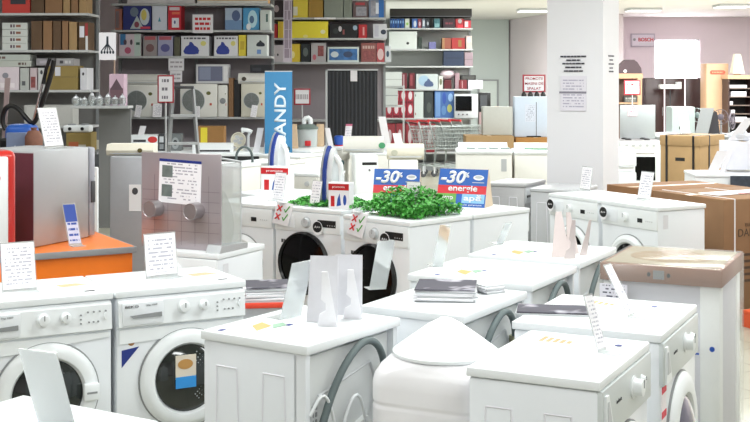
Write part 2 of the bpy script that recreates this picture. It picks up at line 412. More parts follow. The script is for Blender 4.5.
def washer_rear(label, fx, fy, th, w=.6, d=.5, h=.85, hose=True, group=None, leaflet=True):
    """a machine seen from behind: its back panel is on local -y"""
    t = thing('washing_machine', label, 'washing machine', quadpos(fx, fy, th, w, d), th, group)
    b = BM(); box(b, -w/2, w/2, -d/2+.03, d/2, .0, h-.031, .01); box(b, -w/2, -w/2+.025, -d/2, -d/2+.05, .0, h-.031); box(b, w/2-.025, w/2, -d/2, -d/2+.05, .0, h-.031); box(b, -w/2, w/2, -d/2+.01, -d/2+.05, .0, .09)
    obj('body', b, WHITE, t)
    b = BM(); box(b, -w/2-.008, w/2+.008, -d/2-.012, d/2+.008, h-.032, h, .004); obj('top_panel', b, WHITE2, t)
    emboss(t, w, d, h, -1)
    yb = -d/2+.03
    b = BM(); box(b, -w/2+.03, w/2-.03, yb-.008, yb+.01, .12, h-.05, .006); rp = obj('rear_panel', b, REARM, t)
    # big rounded pressing
    pr = [(-w/2+.06, .2), (w/2-.08, .2), (w/2-.08, h-.3), (w/2-.16, h-.14), (-w/2+.1, h-.2), (-w/2+.06, h-.26)]
    b = BM()
    for i in range(len(pr)):
        a, c = pr[i], pr[(i+1) % len(pr)]; bar(b, (a[0], yb-.01, a[1]), (c[0], yb-.01, c[1]), .006)
    obj('rear_pressing', b, LGREY, rp)
    b = BM(); prism(b, [(-w/2+.1, .18), (w/2-.2, .18), (w/2-.12, .42), (w/2-.2, h-.33), (-w/2+.14, h-.4)], yb-.03, yb-.007); obj('belt_cover', b, mat('pale_rear_cover', 'dfe1e0', .45), rp)
    b = BM()
    for k in range(4):
        for j in range(2): box(b, -w/2+.065+.02*j, -w/2+.075+.02*j, yb-.011, yb-.007, h-.32+.025*k, h-.305+.025*k)
    obj('vent_slots', b, GREYP, rp)
    if hose:
        b = BM(); tube(b, [(-.27, yb-.035, .3), (-.265, yb-.04, .42), (-.2, yb-.045, .6), (-.1, yb-.05, .74), (.03, yb-.05, .815), (.13, yb-.045, .79), (.19, yb-.04, .71), (.2, yb-.03, .64)], .014, 12, 2)
        obj('drain_hose', b, HOSE, t)
        b = BM(); tube(b, [(.198, yb-.03, .68), (.2, yb-.028, .64), (.205, yb-.01, .6)], .02, 12, 1); obj('hose_clamp', b, C('a8a98c'), t)
        b = BM(); tube(b, [(-.27, yb-.03, .6), (-.22, yb-.05, .68), (-.16, yb-.05, .6), (-.13, yb-.05, .45), (-.05, yb-.05, .62), (.02, yb-.05, .62), (.07, yb-.05, .42), (.14, yb-.05, .5), (.2, yb-.03, .66)], .006, 8, 2); obj('power_cable', b, WHITE2, t)
    if leaflet:
        b = BM(); box(b, -.22, -.03, .04, .17, h, h+.0012); s = obj('energy_leaflet', b, C('d9dfdc'), t, smooth=False)
        b = BM(); prism(b, [(-.2, .06), (-.14, .13), (-.07, .14), (-.1, .07)], h+.001, h+.0022, axis='Z'); obj('yellow_print', b, C('dfa860'), s, smooth=False)
        b = BM(); prism(b, [(-.13, .04), (-.08, .08), (-.03, .07), (-.06, .03)], h+.001, h+.0024, axis='Z'); obj('green_print', b, C('8fb49a'), s, smooth=False)
        for x0, y0 in ((-.06, .02), (-.27, .17)):
            b = BM(); box(b, x0, x0+.028, y0, y0+.02, h, h+.0014); obj('small_dark_sticker', b, DBLUE, t, smooth=False)
    return t

def washer_black(label, fx, fy, th, w=.6, d=.55, h=.85, group=None, display=True, white_door=False, sticker=True, small=False):
    t = thing('washing_machine', label, 'washing machine', quadpos(fx, fy, th, w, d), th, group)
    washer_body(t, w, d, h, trapz=False); yf = -d/2
    b = BM(); box(b, -w/2+.003, w/2-.003, yf-.01, yf+.01, h-.17, h-.032, .005); obj('control_panel', b, WHITE2, t)
    b = BM(); box(b, -w/2+.02, -w/2+.19, yf-.014, yf-.008, h-.15, h-.055, .003); obj('detergent_drawer', b, WHITE, t)
    knob(t, .0 if not white_door else -.03, yf-.009, h-.1, .033, LGREY if not white_door else WHITE2)
    if display:
        b = BM(); box(b, .1, .1+(.16 if not white_door else .05), yf-.013, yf-.008, h-.125, h-.075 if not white_door else h-.095); obj('display', b, BLACK, t)
    buttons(t, [(.19+.02*k, h-.11) for k in range(4)], yf-.009, .004, LGREY)
    zc = .42
    if white_door: door(t, 0, yf-.001, zc, .2, .14, WHITE2, GLOSSB, .04)
    else: door(t, -.03, yf-.001, zc+.035, .225, .205, BLACK, GLOSSB, .03, edge=False)
    if sticker:
        sx = .0+.12 if not white_door else -.24
        zs = h-.13 if not white_door else h-.09
        b = BM(); ellip(b, sx, zs, .045 if not white_door else .04, .05, yf-.04, yf-.038); s = obj('round_sticker', b, PAPER, t)
        b = BM(); ellip(b, sx, zs+.008, .04, .038, yf-.042, yf-.04); obj('black_disc_print', b, BLACK, s)
        text('A++', PAPER, s, sx, yf-.042, zs+.008, .05, .015)
        b = BM(); box(b, sx-.01, sx+.01, yf-.04, yf, zs-.01, zs+.01); obj('sticker_stem', b, ACRYL, s)
    if not white_door:
        b = BM(); box(b, -.24, -.22, yf-.002, yf+.001, h-.26, h-.235); box(b, -.215, -.205, yf-.002, yf+.001, h-.26, h-.235); obj('energy_marks', b, DGREY, t, smooth=False)
    else:
        b = BM(); box(b, w/2-.0005, w/2+.001, -d/2+.05, -d/2+.1, h-.16, h-.06); obj('side_label', b, printed('tiny_side_label', 'dcdde2', 'a8a8b2', 5), t, smooth=False)
    return t

U2v = lambda th: (Vector((cos(th), sin(th))), Vector((-sin(th), cos(th))))
th29 = R(29)
u29, v29 = U2v(th29)
washer_classic('white front loader with a picture sticker in its round door, left foreground', -1.125, 5.226, th29, sticker=True, latch=False)
w1 = Vector((-1.125, 5.226))-u29*.622
washer_classic('white front loader cut by the left picture edge, with a latch on its door', w1.x, w1.y, th29)
washer_rear('white washing machine in the bottom left corner, only its top corner in view', -.91, 2.74, R(59), .6, .5, hose=False, leaflet=False)
washer_rear('white washing machine seen from behind with a thick grey hose arched over its back', -.241, 4.166, R(56.5), .59, .47)
washer_rear('white washing machine with the stack of catalogues on its top', .34, 4.69, R(60), .62, .45, leaflet=False)
washer_rear('bare topped white washing machine between the catalogues and the cardboard easels', .7, 5.405, R(61.6), .6, .61)
washer_rear('white washing machine carrying two tapering cardboard easels', 1.028, 6.057, R(61.7), .6, .6)
washer_grey('nearest white front loader at bottom right, a leaning price sheet on top', .685, 3.675, R(63.5), .62, .43)
washer_grey('white front loader with red feature stickers beside its door, right foreground', 1.033, 4.345, R(64), .64, .56, tags=True)
washer_black('front loader with black oval door, left of the two topped with greenery', -.728, 8.742, R(-35))
washer_black('front loader with black oval door and black display, under the taller greenery', -.211, 8.17, R(-45.5), .62, .6)
u, v = U2v(R(-35)); p = Vector((-.728, 8.742))-u*.62
washer_black('plain white front loader left of the black doored pair, behind the steel hood', p.x, p.y, R(-35), white_door=True, sticker=False)
q = Vector((-.728, 8.742))+v*(.58+.55)+u*.6
p2 = p
washer_black('white machine standing back to back with the left black doored front loader', q.x, q.y, R(145), white_door=True, sticker=False)
q = p+v*(.58+.55)+u*.28
washer_black('white machine carrying the far iron and its red banded box', q.x, q.y, R(145), white_door=True, sticker=False)
u, v = U2v(R(-45.5)); q = Vector((-.211, 8.17))+v*(.63+.6)+u*.62
washer_black('white machine under the right blue and red discount sign', q.x, q.y, R(134.5), .62, .6, white_door=True, sticker=False)
washer_black('white front loader just before the pillar, left of two with round black stickers', 1.412, 9.71, R(-60), .6, .5, white_door=True)
washer_black('white front loader with small black display, right of the two before the pillar', 1.727, 9.134, R(-59.5), .6, .47, white_door=True)

# ------------------------------------------------------------------ price stands
def sheet_stand(label, BL, BR, TL, z, lean=None, w=None, face=0, name='price_sheet_stand', print_=True, foot=.07, base_dir=1, group=None, blank=False, bluehead=False):
    a = ON(*BL, z); c = ON(*BR, z); e = c-a; wd = e.length; ex = e.normalized(); n = Vector((-ex.y, ex.x, 0))
    tx, ty = TL
    if lean is None:
        l = ((tx-375)*a.y-F*a.x)/(F*n.x-(tx-375)*n.y)
        l = max(-.12, min(.12, l))
    else: l = lean
    h = EYE-(ty-HY)/F*(a.y+l*n.y)-z
    ang = math.atan2(ex.y, ex.x)
    if w: wd = w
    t = thing(name, label, 'price stand', (a.x+ex.x*wd/2, a.y+ex.y*wd/2, z), ang, group)
    slant = math.atan2(l, h); L = math.hypot(l, h)
    b = BM(); box(b, -wd/2, wd/2, -.001, .001, .002, L); hs = obj('acrylic_sheet', b, ACRYL, t, rot=(-slant, 0, 0), smooth=False)
    f0 = (-foot, .002) if l >= 0 else (-.002, foot)
    b = BM(); box(b, -wd/2, wd/2, f0[0], f0[1], 0, .003); obj('foot', b, ACRYL, t, smooth=False)
    b = BM(); box(b, -wd/2+.004, wd/2-.004, .0012, .002, .012, L-.006)
    if not blank:
        b.free(); b = BM(); box(b, -wd/2+.004, wd/2-.004, -.0022, -.0012, .012, L-.006)
    pm = PRINT[rnd.randrange(3)] if not blank else PAPER
    obj('paper_insert', b, pm, t, rot=(-slant, 0, 0), smooth=False)
    return t
T85 = .8505
sheet_stand('printed price sheet standing on the leftmost front loader, at the picture edge', (2, 293), (37, 290), (0, 243), T85, lean=.05)
sheet_stand('printed price sheet on the front loader with the picture sticker', (146, 279), (178, 275.5), (144, 234), T85, lean=.03)
sheet_stand('blank acrylic sheet leaning on the hose backed machine, left of the easels', (279.7, 320), (301, 315), (292, 263.5), T85, blank=True)
sheet_stand('clear leaning sheet at the rear of the machine with the catalogues', (369, 290), (386, 289), (382, 241), T85, blank=True)
sheet_stand('thin white sheet leaning at the rear of the bare topped machine', (432, 267), (443, 266.5), (445, 225), T85, blank=True)
sheet_stand('small white sheet leaning left of the tapering easels', (496, 244.5), (503, 244), (505, 223), T85, blank=True)
sheet_stand('narrow printed sheet leaning on the nearest right hand front loader', (598, 353), (607, 350.5), (583, 295), T85)
sheet_stand('printed sheet leaning beside the cardboard topped package', (628.5, 318), (636, 315.5), (603, 265), T85)
sheet_stand('price sheet on the left of the two front loaders before the pillar', (579.5, 189.5), (590, 191), (583, 166), T85, lean=.03)
sheet_stand('price sheet on the front loader with the small black display', (637, 199), (650, 200.5), (642, 171), T85, lean=.05)
sheet_stand('white card in front of the big iron, in the left greenery', (309, 206), (319, 207), (313, 180), T85, lean=.04)
sheet_stand('white card on the plain front loader, below the far iron box', (272, 200), (283, 201), (277, 172), T85, lean=.04)
sheet_stand('white card standing in the right greenery', (404, 214.5), (418, 215.5), (407, 181), T85, lean=.04)
sheet_stand('transparent blank sheet leaning on the bottom left corner machine', (40, 430), (78, 436), (18, 348), T85, blank=True)

def easel(label, px, py, z, w, h, th, hole=True, lean=.06, taper=.55, m=None, group=None):
    p = ON(px, py, z); t = thing('cardboard_easel', label, 'cardboard easel', p, th, group)
    tp = .32 if m else .9
    m = m or mat('easel_grey_card', 'dcdce2', .65); ms = mat('easel_white_card', 'f0eff3', .6) if m.name.startswith('easel') else m
    b = BM(); prism(b, [(-w/2, 0), (w/2, 0), (w/2*tp, h), (-w/2*tp, h)], -.002, .002); s = math.atan2(lean, h)
    obj('board', b, m, t, (0, .0, 0), (-s, 0, 0), smooth=False)
    # strut with a bite out of one side, standing out behind
    b = BM(); ww = w*.62
    pts = [(-ww/2, 0), (ww/2, 0), (ww*.18, h*.9), (-ww*.12, h*.9), (-ww*.2, h*.55)]
    if hole: pts += [(-ww*.26, h*.45), (-ww*.02, h*.38), (-ww*.04, h*.26), (-ww*.36, h*.2)]
    prism(b, pts, -.0015, .0015); obj('strut', b, ms, t, (w*.28, -lean*1.4, 0), (-s*-2.6*.6, 0, 0), smooth=False)
    return t
easel('left white cardboard easel seen from behind on the hose backed machine', 322, 322, T85, .12, .25, R(-8), lean=.05)
easel('right white cardboard easel seen from behind on the hose backed machine', 347, 315, T85, .12, .235, R(-8), lean=.05)
PINKC = mat('pinkish_card', 'd2c6c4', .65)
easel('narrow tapering easel, left one on the machine beside the tall package', 561, 257, T85, .1, .235, R(10), m=PINKC, lean=.04)
easel('narrow tapering easel, right one on the machine beside the tall package', 573, 254, T85, .08, .22, R(30), m=PINKC, lean=.04, hole=False)

# catalogues on the machine with the stack
def stack(label, cx, cy, z, th, w, d, n, m_top, cat='catalogue stack'):
    t = thing('catalogue_stack', label, cat, (cx, cy, z), th)
    zz = 0
    for k in range(n):
        hh = .006
        b = BM(); dx, dy, a = rnd.uniform(-.008, .008), rnd.uniform(-.008, .008), rnd.uniform(-.06, .06)
        M = Matrix.Translation((dx, dy, 0)) @ Matrix.Rotation(a, 4, 'Z')
        box(b, -w/2, w/2, -d/2, d/2, zz+.0003, zz+hh, M=M); obj('catalogue', b, m_top if k == n-1 else (PAPER if k % 3 else LGREY), t, smooth=False)
        zz += hh
    return t
def covermat():
    m = bpy.data.materials.new('catalogue_cover'); m.use_nodes = True; nt = m.node_tree; b = nt.nodes['Principled BSDF']
    tc = nt.nodes.new('ShaderNodeTexCoord'); n = nt.nodes.new('ShaderNodeTexNoise'); n.inputs['Scale'].default_value = 9
    r = nt.nodes.new('ShaderNodeValToRGB'); r.color_ramp.elements[0].position = .56; r.color_ramp.elements[0].color = srgb('55535c'); r.color_ramp.elements[1].position = .7; r.color_ramp.elements[1].color = srgb('b4b1bb')
    nt.links.new(tc.outputs['Object'], n.inputs[0]); nt.links.new(n.outputs[0], r.inputs[0]); nt.links.new(r.outputs[0], b.inputs['Base Color']); b.inputs['Roughness'].default_value = .7; b.inputs['Specular IOR Level'].default_value = .15
    return m
COVER = covermat()
p = ON(446, 297, .85); stack('tall stack of grey covered catalogues on the white machine', p.x, p.y, T85, R(-4), .25, .26, 9, COVER)
p = ON(481, 290, .85); stack('small fanned pile of grey leaflets right of the catalogue stack', p.x, p.y, T85, R(30), .1, .22, 6, LGREY)
# loose magazines on the second right-hand machine
p = ON(556, 312, .85); stack('thin flat pile of magazines on the front loader with red stickers', p.x, p.y, T85, R(-8), .3, .17, 2, COVER)

# ------------------------------------------------------------------ white cone-lidded tank
t = thing('plastic_tank', 'white plastic tank with a low conical lid, centre foreground', 'plastic tank', (.25, 4.26, 0), R(63.5))
def rsq(a, r, n=8, k=1):
    pts = []
    for cx, cy, s in ((a-r, a-r, 0), (-a+r, a-r, 90), (-a+r, -a+r, 180), (a-r, -a+r, 270)):
        for i in range(n+1):
            an = R(s+90*i/n); pts.append((cx+r*cos(an), cy+r*sin(an)))
    return pts
def loft(bm, secs):
    rings = [[bm.verts.new((x, y, z)) for x, y in pts] for pts, z in secs]
    fs = []
    for A, B_ in zip(rings, rings[1:]):
        n = len(A)
        for i in range(n): fs.append(bm.faces.new((A[i], A[(i+1) % n], B_[(i+1) % n], B_[i])))
    fs += [bm.faces.new(rings[0][::-1]), bm.faces.new(rings[-1])]
    bmesh.ops.recalc_face_normals(bm, faces=fs); return bm
a = .213
b = BM(); S = []; base_rows = []
for z, k, r in ((0, .98, .07), (.02, 1, .08), (.2, 1, .08), (.5, 1, .08), (.545, 1, .08), (.55, 1, .08), (.556, .988, .08), (.566, .988, .08), (.572, 1, .08), (.577, 1, .08), (.635, 1, .08), (.64, 1, .08), (.646, .988, .08), (.654, .988, .08), (.66, 1, .08), (.665, 1, .08), (.71, 1, .08), (.72, 1, .08), (.75, .985, .09), (.775, .95, .12), (.795, .88, .15), (.806, .8, .16)):
    S.append((rsq(a*k, min(r, a*k-.005)), z))
loft(b, S); obj('tank_body', b, mat('translucent_white_plastic', 'eeedf0', .3, noise=.01), t)
b = BM(); lathe(b, [(.178, .8), (.188, .805), (.188, .815), (.18, .822), (.12, .866), (.06, .908), (.02, .929), (.002, .932)], None, 64); obj('lid', b, WHITE2, t)

# ------------------------------------------------------------------ packaged appliance with cardboard cap
J = R(-25.5); jw, jd, jh = .555, .6, .925
t = thing('packaged_appliance', 'tall appliance wrapped in clear film with a cardboard cap', 'packaged appliance', quadpos(1.05, 5.6, J, jw, jd), J)
b = BM(); box(b, -jw/2+.02, jw/2-.02, -jd/2+.02, jd/2-.02, .03, jh-.05, .01); obj('body', b, mat('bluish_foam_wrap', 'd4d3dd', .6), t)
b = BM()
for sx in (-1, 1):
    for sy in (-1, 1):
        x0, x1 = sorted((sx*(jw/2-.012), sx*(jw/2-.1))); y0, y1 = sorted((sy*(jd/2-.012), sy*(jd/2-.1))); box(b, x0, x1, y0, y1, .03, jh-.06, .006)
obj('foam_corner_posts', b, mat('white_foam', 'f0f1f2', .8), t)
b = BM(); box(b, -jw/2, jw/2, -jd/2, jd/2, jh-.085, jh-.004, .004); cp = obj('cardboard_cap', b, carton_mat('pinkish_brown_card', '946c58'), t)
b = BM(); box(b, -jw/2+.02, jw/2-.02, -jd/2+.02, jd/2-.02, jh-.006, jh-.001); obj('cap_top', b, carton_mat('pale_card', 'a0937b', .05), cp)
b = BM(); lathe(b, [(.2, jh-.001), (.2, jh+.0004)], Matrix.Diagonal((1, .92, 1, 1)), 40); obj('oval_card_print', b, carton_mat('tan_oval_card', '8c7048', .05), cp)
b = BM(); box(b, -.03, .02, -jd/2-.004, -jd/2, jh-.065, jh-.025); cc = obj('cap_clip', b, GREYP, cp)
b = BM(); ellip(b, -.05, jh-.045, .008, .01, -jd/2-.003, -jd/2); ellip(b, .04, jh-.045, .008, .01, -jd/2-.003, -jd/2); obj('clip_holes', b, BLACK, cc)
b = BM(); box(b, -jw/2, jw/2, -jd/2, jd/2, 0, .035); obj('bottom_tray', b, DGREY, t)
b = BM(); box(b, -jw/2-.004, jw/2+.004, -jd/2-.006, jd/2+.006, .03, jh+.004, .01)
for vv in b.verts: vv.co += Vector((rnd.uniform(-1, 1), rnd.uniform(-1, 1), 0))*.003
obj('clear_film', b, FILM, t)
b = BM(); box(b, -jw/2+.0, -jw/2+.13, -jd/2-.008, -jd/2-.006, jh-.2, jh-.1); obj('shipping_label', b, printed('shipping_label_print', 'e6e4ee', '56566a', 6), t)
text('L', BLUE, t, .16, -jd/2-.009, jh-.36, .035, .06); 
b = BM(); lathe(b, [(.012, 0), (.012, .002)], Matrix.Translation((.235, -jd/2-.007, jh-.36)), 12, 'Y'); obj('blue_emblem', b, BLUE, t)

# ------------------------------------------------------------------ greenery on the black-doored pair
LEAF = mat('leaf_green', '58b04c', .5, noise=.4, scale=40)
def greens(label, c, ux, vx, L, Wd, hh, n):
    bm = BM()
    for _ in range(n):
        s, q = rnd.uniform(-1, 1), rnd.uniform(-1, 1)
        env = (1-.35*abs(s)**3)*(1-.5*q*q)
        z = hh*env*rnd.random()**.6
        p = Vector((c[0], c[1], 0))+ux*(s*L/2)+vx*(q*Wd/2); p.z = z*(.75+.25*sin(s*7))
        r = rnd.uniform(.010, .020); a, e, k = rnd.uniform(0, 6.28), rnd.uniform(-.6, 1.1), rnd.uniform(-.5, .5)
        M = Matrix.Rotation(a, 3, 'Z') @ Matrix.Rotation(e, 3, 'Y') @ Matrix.Rotation(k, 3, 'X')
        pts = [(-r, 0, 0), (-r*.3, r*.6, .002), (r*.4, r*.55, .003), (r*1.2, 0, 0), (r*.4, -r*.55, .003), (-r*.3, -r*.6, .002)]
        vs = [bm.verts.new(p+M @ Vector(w_)) for w_ in pts]
        for w_ in vs: w_.co.z = max(w_.co.z, .001)
        bm.faces.new(vs)
    t = thing('artificial_greenery', label, 'artificial greenery', (0, 0, T85))
    obj('leaves', bm, LEAF, t, smooth=False)['kind'] = 'stuff'
    b = BM()
    for _ in range(60):
        s, q = rnd.uniform(-.95, .95), rnd.uniform(-.9, .9)
        p = Vector((c[0], c[1], 0))+ux*(s*L/2)+vx*(q*Wd/2); bar(b, (p.x, p.y, 0), (p.x+rnd.uniform(-.02, .02), p.y, hh*.6), .0015)
    obj('stems', b, mat('stem_green', '3c7a30', .6), t)['kind'] = 'stuff'
    return t
for lab, fx, fy, th, hh, L, n in (('leafy artificial greenery strip on the left black doored front loader', -.728, 8.742, R(-35), .07, .6, 1500),
                               ('taller leafy greenery on the right black doored front loader', -.211, 8.17, R(-45.5), .2, .52, 3200)):
    u, v = U2v(th); u3, v3 = Vector((u.x, u.y, 0)), Vector((v.x, v.y, 0))
    off = .3 if hh < .1 else .35
    c = Vector((fx, fy, 0))+u3*.31+v3*off
    greens(lab, c, u3, v3, L-.02, .42 if hh < .1 else .5, hh, n)
u, v = U2v(R(-35))

# tags with red cross hung on the front
def cross_tag(label, fx, fy, th, w, d, x, h=.85, tilt=.2):
    c = quadpos(fx, fy, th, w, d); t = thing('warranty_tag', label, 'hanging tag', (c[0]+cos(th)*x+sin(th)*(d/2+.035), c[1]+sin(th)*x-cos(th)*(d/2+.035), h-.13), th)
    b = BM(); box(b, -.075, .075, -.004, .004, 0, .165, .003); pl = obj('card', b, CARD, t, rot=(-.25, .12, 0))
    b = BM()
    for z0 in (.055, .115):
        for s in (-1, 1): bar(b, (-.055, -.006, z0-.02*s-.0), (-.015, -.006, z0+.02*s), .006)
    obj('red_crosses', b, RED, pl)
    b = BM()
    for z0 in (.055, .115): bar(b, (.01, -.006, z0), (.025, -.006, z0-.02), .005); bar(b, (.025, -.006, z0-.02), (.05, -.006, z0+.03), .005)
    obj('green_ticks', b, GREEN, pl)
    b = BM(); box(b, -.03, .03, .0, .06, .155, .16); obj('hook', b, ACRYL, t)
    return t
cross_tag('tag with red crosses on the left corner of the left black doored loader', -.728, 8.742, R(-35), .6, .55, -.225)
cross_tag('tag with red crosses on the left corner of the right black doored loader', -.211, 8.17, R(-45.5), .62, .6, -.17)

# ------------------------------------------------------------------ discount tents
def tent(label, px0, px1, pyt, Y, th, z=T85):
    a, c = PT(px0, 0, Y), PT(px1, 0, Y); w = (c.x-a.x)*1.12; ht = PT(0, pyt, Y).z-z
    t = thing('discount_sign', label, 'discount sign', ((a.x+c.x)/2, Y, z), th)
    s = math.atan2(.09, ht); L = math.hypot(.09, ht)
    b = BM(); box(b, -w/2, w/2, -.002, .002, 0, L); fp = obj('front_board', b, mat('sign_blue', '2b63b8', .4, noise=.01), t, rot=(-s, 0, 0), smooth=False)
    b = BM(); box(b, -w/2, w/2, -.0035, -.002, L*.34, L*.56); obj('red_band', b, mat('sign_red', 'd8303c', .4, noise=.01), fp, smooth=False)
    b = BM(); box(b, -w/2+.0, -w/2+w*.4, -.0035, -.002, L*.1, L*.34); obj('green_band', b, mat('sign_green', '6fae52', .4, noise=.01), fp, smooth=False)
    b = BM(); box(b, w*.02, w*.48, -.0035, -.002, L*.1, L*.34); obj('light_blue_band', b, mat('sign_light_blue', '8fc4e8', .4, noise=.01), fp, smooth=False)
    text('-30', PAPER, fp, -w*.2, -.003, L*.78, w*.52, L*.34, bold=.03, shear=.2)
    text('%', PAPER, fp, w*.08, -.003, L*.84, w*.09, L*.14, bold=.02)
    text('energie', PAPER, fp, w*.02, -.0045, L*.46, w*.6, L*.2, bold=.02)
    text('apă', PAPER, fp, w*.24, -.0045, L*.22, w*.36, L*.2, bold=.02)
    text('timp', PAPER, fp, -w*.3, -.0045, L*.22, w*.28, L*.15, bold=.02)
    text('economie garantata', PAPER, fp, w*.14, -.003, L*.05, w*.6, L*.05)
    b = BM(); ellip(b, w*.32, L*.78, w*.11, L*.07, -.0035, -.002); lg = obj('oval_logo', b, PAPER, fp)
    b = BM(); ellip(b, w*.32, L*.79, w*.08, L*.035, -.0045, -.003); obj('logo_centre', b, LGREY, lg)
    b = BM(); box(b, w*.2, w*.44, -.0035, -.002, L*.64, L*.66); obj('logo_caption', b, LGREY, fp)
    b = BM(); box(b, -w/2, w/2, -.002, .002, 0, L); obj('back_board', b, mat('tan_sign_board', 'd2bfa6', .7), t, (0, .19, 0), (s, 0, 0), smooth=False)
    b = BM(); prism(b, [(0.003, 0), (.187, 0), (.096, L*.97)], w/2-.004, w/2, axis='X'); obj('side_gusset', b, mat('tan_sign_board', 'd2bfa6', .7), t, smooth=False)
tent('blue -30% sign standing behind the greenery, left of two', 374, 416, 170, 8.72, R(-12))
tent('blue -30% sign with tan side, right of two', 437, 483, 170, 8.66, R(-24))

# ------------------------------------------------------------------ irons and their boxes
def iron(label, px, pyb, pyt, Y, th, z=None):
    z = z if z is not None else T85; k = (PT(0, pyt, Y).z-z)/.42
    t = thing('steam_iron', label, 'steam iron', (PT(px, 0, Y).x, Y, z), th)
    def sec(w, zz, n=20):   # pointed soleplate outline stood on its heel: x across, z up
        return None
    out = [(0, .42), (.022, .39), (.045, .33), (.06, .25), (.066, .15), (.066, .05), (.055, .0), (-.055, .0), (-.066, .05), (-.066, .15), (-.06, .25), (-.045, .33), (-.022, .39)]
    b = BM(); prism(b, [(y_*k, z_*k) for y_, z_ in out], .028*k, .045*k, axis='Y'); obj('soleplate', b, SILVER, t)
    b = BM(); inn = [(x_*.93*k, (.012+z_*.96)*k) for x_, z_ in out]; prism(b, inn, .0, .028*k); bw = obj('lower_shell', b, mat('iron_blue', '2b4699', .3, coat=.3), t)
    b = BM(); prism(b, [(x_*.72*k, (.02+z_*.9)*k) for x_, z_ in out], -.045*k, .0); obj('upper_shell', b, WHITE2, t)
    b = BM(); tube(b, [(0, -.045*k, .34*k), (0, -.085*k, .3*k), (0, -.1*k, .2*k), (0, -.09*k, .08*k), (0, -.04*k, .04*k)], .02*k, 12, 2); obj('handle', b, WHITE2, t)
    b = BM(); lathe(b, [(.018*k, 0), (.018*k, .01*k)], Matrix.Translation((.012*k, -.085*k, .3*k)), 16, 'Y'); obj('steam_dial', b, mat('teal_dial', '1d4a52', .4), t)
    b = BM(); tube(b, [(.03*k, -.03*k, .02*k), (.05*k, -.06*k, .08*k), (.05*k, -.05*k, .2*k)], .013*k, 10, 1); obj('water_tank_stripe', b, mat('iron_blue', '2b4699', .3, coat=.3), t)
    return t
def redbox(label, px0, px1, pyt, Y, d, th=0):
    a, c = PT(px0, 0, Y), PT(px1, 0, Y); w = c.x-a.x; h = PT(0, pyt, Y).z-T85
    t = thing('appliance_box', label, 'product box', ((a.x+c.x)/2, Y+d/2, T85), th)
    b = BM(); box(b, -w/2, w/2, -d/2, d/2, 0, h, .002); obj('carton', b, PAPER, t, smooth=False)
    b = BM(); box(b, -w/2, w/2, -d/2-.001, -d/2, h*.72, h*.96); r = obj('red_band', b, RED, t, smooth=False)
    text('promotie', PAPER, r, 0, -d/2-.0012, h*.84, w*.6, h*.1)
    b = BM(); prism(b, [(-w*.1, h*.1), (w*.12, h*.15), (w*.05, h*.6), (-w*.05, h*.4)], -d/2-.001, -d/2); ellip(b, w*.3, h*.35, w*.08, h*.2, -d/2-.001, -d/2); obj('blue_iron_picture', b, BLUE, t)
    b = BM(); box(b, -w*.38, -w*.2, -d/2-.001, -d/2, h*.1, h*.5); obj('red_block_print', b, RED, t)
redbox('red banded white box before the far iron', 262, 292, 167, 9.72, .12, R(-20))
iron('blue and white steam iron standing upright, further left one', 278.5, 0, 132, 9.98, R(45))
redbox('red banded white box right of the near iron', 330, 352, 183, 8.50, .1, R(-20))
iron('blue and white steam iron standing upright, nearer right one', 331, 0, 145, 8.72, R(50))

# ------------------------------------------------------------------ orange counter and what stands on it
CT = R(30); uc, vc = U2v(CT)
cr = Vector((-1.315, 6.63)); clen, cdep = 1.75, 1.0
cf = cr-uc*clen
t = thing('orange_counter', 'orange display counter with a grey metal edge behind the left washing machines', 'display counter', quadpos(cf.x, cf.y, CT, clen, cdep), CT)
b = BM(); box(b, -clen/2+.02, clen/2-.02, -cdep/2+.02, cdep/2-.02, 0, .815); obj('front_panels', b, ORANGE, t, smooth=False)
b = BM(); box(b, -clen/2, clen/2, -cdep/2, cdep/2, .815, .849, .003); obj('counter_edge', b, GREYP, t)
b = BM(); box(b, -clen/2+.012, clen/2-.012, -cdep/2+.012, cdep/2-.012, .845, .8505); obj('counter_top', b, ORANGE, t, smooth=False)
# compact silver refrigerator
ft = R(66); fw, fd, fh = .54, .44, .525
t = thing('mini_refrigerator', 'silver cube refrigerator with a maroon side standing on the orange counter', 'mini refrigerator', quadpos(-1.864, 6.56, ft, fw, fd)[:2]+(T85+.002,), ft)
b = BM(); box(b, -fw/2, fw/2-.06, -fd/2, fd/2, 0, fh, .008); obj('cabinet', b, SILVER, t)
b = BM(); box(b, fw/2-.055, fw/2, -fd/2-.002, fd/2, .005, fh-.002, .012); dd = obj('door', b, mat('door_silver', 'a3a6b0', .35, metal=.3), t)
b = BM(); box(b, fw/2-.045, fw/2-.012, -fd/2-.012, -fd/2, fh*.38, fh*.62, .004); obj('handle', b, DGREY, dd)
b = BM(); box(b, -fw/2-.003, -fw/2, -fd/2+.004, fd/2-.004, .01, fh-.01); obj('maroon_side', b, mat('maroon_panel', '5a2f3a', .4), t)
# red and white retro fridge
rt = R(30); rw, rd, rh = .4, .17, .545
t = thing('retro_refrigerator', 'white fronted red appliance with rounded corners at the left picture edge', 'mini refrigerator', quadpos(-2.236, 6.13, rt, rw, rd)[:2]+(T85+.002,), rt)
b = BM(); box(b, -rw/2, rw/2, -rd/2, rd/2, 0, rh, .035, seg=4); obj('cabinet', b, mat('red_enamel', 'c22c25', .3, coat=.4), t)
b = BM(); box(b, -rw/2+.02, rw/2-.045, -rd/2-.014, -rd/2+.02, .02, rh-.03, .012, seg=3); dd = obj('door', b, WHITE2, t)
b = BM(); ellip(b, rw/2-.1, rh*.74, .012, .018, -rd/2-.016, -rd/2-.013); obj('red_badge', b, RED, dd)
